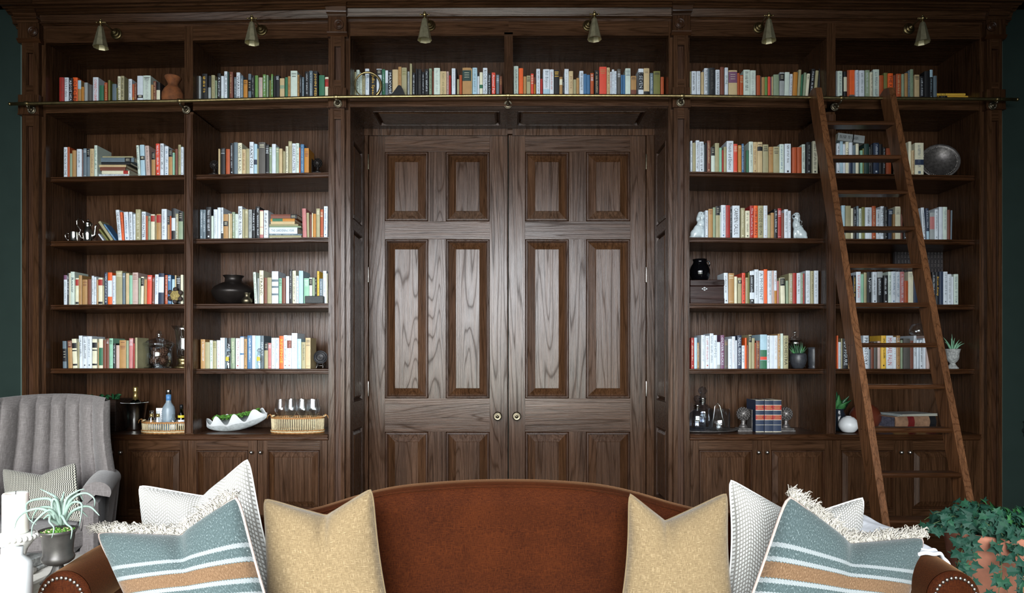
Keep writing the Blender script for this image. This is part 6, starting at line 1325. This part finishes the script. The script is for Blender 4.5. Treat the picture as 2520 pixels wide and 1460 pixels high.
for s_ in (-1, 1):
    q = MB()
    def arm(u, v):
        y = -.40 + .50*v; an = R(250 - 290*u) if s_ > 0 else R(-70 + 290*u); rr = .072; cx = s_*.315; cz = .668 + .01*math.sin(v*3)
        if u > .96: return Vector((s_*.335, y, .18))
        if u < .04: return Vector((s_*.235, y, .40))
        return Vector((cx + rr*math.cos(an), y, cz + rr*math.sin(an)*.85))
    q.grid(arm, 36, 12, LIN, M=RZ, flip=(s_ < 0)); n = 24
    ring = [arm((i+1.2)/26.5, 0) for i in range(n+1)]; c = Vector((s_*.315, -.405, .66))
    v_ = ring + [c]; q.add(v_, [(i, i+1, n+1) for i in range(n)], LIN, True, M=RZ); q.box(min(s_*.24, s_*.325), max(s_*.24, s_*.325), -.40, .12, .18, .63, LIN, M=RZ, bv=.02); part(q, 'arm', chair)
q = MB(); q.box(-.255, .255, -.43, .16, .36, .50, LIN, M=RZ, bv=.035); part(q, 'seat_cushion', chair)
q = MB(); q.box(-.32, .32, -.40, .24, .17, .355, LIN, M=RZ, bv=.02); part(q, 'seat_frame', chair)
for x in (-.27, .27):
    for y in (-.35, .18): q = MB(); q.lathe([(.015, 0), (.026, .17)], (x, y, 0), WD, 12, M=RZ); part(q, 'leg', chair)
cushion('lumbar_cushion', 'black and cream woven lumbar cushion on the grey armchair', (4, 1152), (188, 1136), (200, 1238), (14, 1262), (106, 1170), 3.72, 3.60, .05, BW, None, pinch=.02, crease=.5, zmin=.515)
# ================================================================ side table with its things
TBL = fabric('table_linen', 'C9C5BC', 'E4E1DA', 300, 300, sheen=.1)
zt = .727; tb = thing('side_table', 'low table under a pale linen cloth beside the left sofa arm', 'table', (-1.85, -2.3, 0))
q = MB(); q.box(-2.30, -1.42, -2.72, -2.08, zt-.03, zt, TBL, bv=.006); part(q, 'table_top', tb)
q = MB()
for a, b, c_, d in ((-2.29, -2.71, -1.43, -2.71), (-1.43, -2.71, -1.43, -2.09), (-1.43, -2.09, -2.29, -2.09), (-2.29, -2.09, -2.29, -2.71)):
    A, B = Vector((a, b, 0)), Vector((c_, d, 0)); nn = Vector((B.y-A.y, A.x-B.x, 0)).normalized()
    q.grid(lambda u, v: A.lerp(B, u) + nn*(.008*math.sin(u*40)*(1-v)) + Vector((0, 0, .04 + (zt-.07)*v)), 40, 4, TBL)
part(q, 'cloth_skirt', tb)
for x in (-2.24, -1.48):
    for y in (-2.66, -2.14): q = MB(); q.box(x-.02, x+.02, y-.02, y+.02, 0, zt-.03, WD); part(q, 'leg', tb)
WAX = plain('ivory_wax', 'F2EEE4', .5, .02, 10, Subsurface_Weight=.2)
PLAST = plain('white_plaster', 'D4D2CC', .8, .12, 70, bmp=.3)
D = 2.05; Y = D-CD; cx = hx(40, Y); r_ = thing('candle_stand', 'white carved plaster candle stand holding the tall candle', 'candle stand', (cx, Y, zt)); c = (cx, Y, zt); s = D/F
zc = hz(1312, Y) - zt
q = MB(); q.lathe([(.050, 0), (.052, .012), (.040, .018), (.030, .03), (.022, .05), (.030, zc-.05), (.040, zc-.035), (.052, zc-.022), (.054, zc-.006), (.046, zc), (.0001, zc-.002)], c, PLAST, 32, flute=.03, flute_n=12); part(q, 'column', r_)
q = MB()
for i in range(24): a = R(15*i); q.ball((cx+.054*math.cos(a), Y+.054*math.sin(a), zt+zc-.012), .0085, PLAST, 8, 6)
part(q, 'beaded_rim', r_)
r_ = thing('pillar_candle', 'tall ivory pillar candle on the white plaster stand', 'candle', (cx-.002, Y, zt+zc)); h_ = hz(1213, Y) - zt - zc; q = MB()
q.lathe([(.0335, .0005), (.0345, .004), (.0345, h_-.004), (.032, h_), (.026, h_-.004), (.0001, h_-.005)], (cx-.002, Y, zt+zc), WAX, 36); part(q, 'wax', r_)
q = MB(); q.tube([(cx-.002, Y, zt+zc+h_-.006), (cx-.001, Y, zt+zc+h_+.006)], .001, IRON, 6); part(q, 'wick', r_)
D = 1.86; Y = D-CD; cx = hx(30, Y); cc = (cx, Y, zt); r_ = thing('candle_jar', 'white squat candle jar with narrow neck in the lower left corner', 'candle jar', cc)
q = MB(); q.lathe([(.046, 0), (.048, .004), (.048, .088), (.044, .1), (.030, .112), (.026, .118), (.026, .14), (.0001, .141)], cc, plain('opal_glass', 'F0F2F4', .15, .02, 10), 36); part(q, 'jar', r_)
D = 2.09; Y = D-CD; q = MB(); x0, x1 = hx(55, Y), hx(90, Y); q.box(x0-.02, x1+.006, Y-.03, Y+.06, zt, zt+.012, STONE, bv=.003); q.box(x0-.02, x1-.002, Y-.025, Y+.05, zt+.012, zt+.042, STONE, bv=.003)
q.build('stone_plinth', label='small carved grey stone plinth between candle jar and urn', cat='plinth', org=(x0, Y, zt))
D = 1.99; Y = D-CD; c = Vector((hx(143, Y), Y, zt)); UR = plain('pewter_urn', '4A4744', .4, .2, 40, .45, .1); r_ = thing('air_plant_urn', 'silvery air plant in a small dark pedestal urn on the table', 'potted plant', c)
H_ = hz(1303, Y)-zt; k = D/F
q = MB(); q.lathe([(35*k, 0), (36*k, .004), (28*k, .012), (16*k, .030), (11*k, .045), (11*k, .052)], tuple(c), UR, 40, flute=.06, flute_n=16); part(q, 'foot', r_)
q = MB(); q.lathe([(11*k, .052), (26*k, .056), (34*k, .064), (36*k, .072), (34.5*k, .078), (32*k, .084), (32.5*k, .105), (36*k, H_-.014), (37*k, H_-.012), (38*k, H_-.010), (39*k, H_-.008), (42*k, H_), (40*k, H_), (36*k, H_-.01), (.0001, H_-.014)], tuple(c), UR, 40); part(q, 'bowl', r_)
q = MB(); rg = random.Random(6)
for i in range(260):
    a = rg.uniform(0, 6.28); rr = 36*k*math.sqrt(rg.random()); q.ball((c.x+rr*math.cos(a), c.y+rr*math.sin(a), c.z+H_-.010+rg.uniform(0, .006)), rg.uniform(.002, .004), MOSS if i % 5 else RATT, 5, 4)
part(q, 'moss', r_)
AIR = plain('air_plant_leaf', '7C9186', .6, .15, 40); q = MB()
cen = (150, 1290); leaves = [(((150, 1290), (132, 1235), (100, 1228), (66, 1240), (70, 1275), (90, 1292)), 0), (((148, 1290), (125, 1262), (95, 1252), (60, 1262), (42, 1280), (36, 1302)), -.03), (((148, 1290), (135, 1265), (120, 1256), (95, 1275), (80, 1295), (78, 1322)), -.05),
 (((150, 1290), (143, 1240), (133, 1228), (128, 1240), (130, 1262), (134, 1270)), -.02), (((150, 1290), (146, 1245), (138, 1225), (120, 1214), (108, 1208), (98, 1203)), .04), (((153, 1290), (153, 1250), (152, 1235), (155, 1222), (157, 1215), (158, 1210)), .03),
 (((155, 1290), (160, 1240), (170, 1222), (185, 1212), (198, 1206), (208, 1204)), .03), (((157, 1290), (165, 1248), (185, 1222), (212, 1214), (232, 1228), (232, 1248)), 0), (((157, 1290), (165, 1255), (180, 1237), (198, 1238), (202, 1252), (195, 1296)), -.05), (((158, 1290), (175, 1262), (200, 1248), (222, 1248), (238, 1262), (245, 1270)), -.01),
 (((146, 1292), (128, 1280), (124, 1272), (122, 1285), (133, 1300), (127, 1325)), -.07), (((152, 1292), (150, 1272), (154, 1272), (164, 1290), (177, 1302), (174, 1328)), -.08), (((157, 1290), (170, 1270), (180, 1258), (195, 1255), (205, 1262), (216, 1273)), .05), (((148, 1290), (130, 1272), (120, 1268), (112, 1274), (108, 1277), (106, 1276)), .02), (((149, 1290), (138, 1255), (115, 1248), (95, 1252), (82, 1270), (78, 1290)), .05), (((156, 1290), (168, 1235), (180, 1218), (192, 1216), (200, 1222), (206, 1235)), .06)]
def bez(pts, n):
    out = []
    for i in range(n+1):
        t = i/n*(len(pts)-1); j = min(len(pts)-2, int(t)); f = t-j; p0 = pts[max(0, j-1)]; p1 = pts[j]; p2 = pts[j+1]; p3 = pts[min(len(pts)-1, j+2)]
        out.append(tuple(.5*((2*b)+(-a+c_)*f+(2*a-5*b+4*c_-d)*f*f+(-a+3*b-3*c_+d)*f**3) for a, b, c_, d in zip(p0, p1, p2, p3)))
    return out
for pts, dy in leaves:
    bz = bez(pts, 18); q.tube([P(a, b, Y + dy*math.sin(i/18*1.5)) for i, (a, b) in enumerate(bz)], [.0050*(1-i/18)**.7+.0005 for i in range(19)], AIR, 6)
part(q, 'leaves', r_)
# ================================================================ ivy in terracotta, on a stand
D = 2.62; Y = D-CD; k = D/F; c = Vector((hx(2432, Y), Y, 0)); zr = hz(1300, Y); zb_ = zr-.36
st_ = thing('plant_stand', 'dark round wooden stand under the terracotta ivy pot', 'plant stand', (c.x, Y, 0))
q = MB(); q.lathe([(.15, zb_-.03), (.155, zb_-.025), (.155, zb_-.005), (.15, zb_-.0005), (.0001, zb_-.0005)], (c.x, Y, 0), WD, 32); part(q, 'stand_top', st_)
for a in (30, 150, 270): q = MB(); q.tube([(c.x+.10*math.cos(R(a)), Y+.10*math.sin(R(a)), zb_-.03), (c.x+.15*math.cos(R(a)), Y+.15*math.sin(R(a)), 0.012)], .012, WD, 8); part(q, 'leg', st_)
r_ = thing('potted_ivy', 'trailing dark green ivy in a terracotta pot right of the sofa', 'potted plant', (c.x, Y, zb_))
rr = 98*k
q = MB(); q.lathe([(rr*.68, 0), (rr*.70, .004), (rr*.93, .30), (rr*1.0, .335), (rr*1.03, .35), (rr*1.0, .36), (rr*.94, .355), (rr*.88, .31), (.0001, .30)], (c.x, Y, zb_), TERRAP, 40); part(q, 'pot', r_)
IVY = []
for i, h in enumerate(('193E31', '234D38', '38703F', '1E4436')): IVY.append(plain('ivy_leaf_%d' % i if False else 'ivy_leaf_' + ('dark', 'mid', 'light', 'deep')[i], h, .6, .2, 30, spec=.25))
STEM = plain('ivy_stem', '4A5A34', .7, .2, 60)
q = MB(); rg = random.Random(12)
def ivy_leaf(pos, nrm_, up_, s, mat):
    z = Vector(nrm_).normalized(); x = Vector(up_) - z*Vector(up_).dot(z); x = x.normalized() if x.length > 1e-3 else z.orthogonal().normalized(); y = z.cross(x)
    out = [(0, 0), (.10, .30), (-.12, .52), (.28, .34), (.42, .50), (.52, .22), (1.0, 0)]
    ring = [(a, b) for a, b in out] + [(a, -b) for a, b in reversed(out[1:-1])]
    vs = [pos + x*a*s + y*b*s + z*(-.25*abs(b)-.10*a*a)*s for a, b in ring] + [pos + x*.35*s + z*.02*s]
    n = len(ring); q.add(vs, [(i, (i+1) % n, n) for i in range(n)], mat)
zt_ = zb_+.35
def vine(a, r0, h0, drop, spread, n):
    p = Vector((c.x + r0*math.cos(a), Y + r0*math.sin(a)*.9, zt_-.02)); pts = [p.copy()]; d = Vector((math.cos(a)*spread, math.sin(a)*spread, h0))
    for i in range(n):
        d = d + Vector((rg.uniform(-.25, .25), rg.uniform(-.2, .2), -drop)); p = p + d.normalized()*.028
        hr = math.hypot(p.x-c.x, p.y-Y); lim = rr*1.04
        if hr < lim and p.z < zt_+.01 and i > 2: k_ = lim/max(hr, .01); p.x = c.x + (p.x-c.x)*k_; p.y = Y + (p.y-Y)*k_
        pts.append(p.copy())
    q.tube(pts, .0016, STEM, 4)
    for i, pp in enumerate(pts[1:]):
        for k_ in range(2):
            outv = Vector((pp.x-c.x, pp.y-Y, 0)); outv = outv.normalized() if outv.length > .01 else Vector((0, -1, 0))
            nn = (outv*rg.uniform(.3, 1) + Vector((rg.uniform(-.5, .5), -.7 + rg.uniform(-.4, .3), rg.uniform(.1, 1.0))))
            upv = Vector((rg.uniform(-1, 1), rg.uniform(-.6, .2), rg.uniform(-.9, .5))); off = Vector((rg.uniform(-.022, .022), rg.uniform(-.03, .0), rg.uniform(-.015, .02)))
            light = (pp.x > c.x + .04 and rg.random() < .6)
            ivy_leaf(pp + off, nn, upv, rg.uniform(.026, .048), IVY[2] if light else IVY[rg.choice((0, 1, 3))])
for i in range(40): a = rg.uniform(0, 6.28); vine(a, rg.uniform(0, rr*.7), 1.1, .20, .5, rg.randint(5, 8))
for i in range(9): a = R(rg.uniform(-175, 15)); vine(a, rr*.8, .6, .34, 1.1, rg.randint(9, 17))
for i in range(8): a = R(rg.uniform(-60, 25)); vine(a, rr*.8, .7, .28, 1.3, rg.randint(12, 20))
part(q, 'foliage', r_)
# empties sit at the base of their things; shades of light are left to the renderer
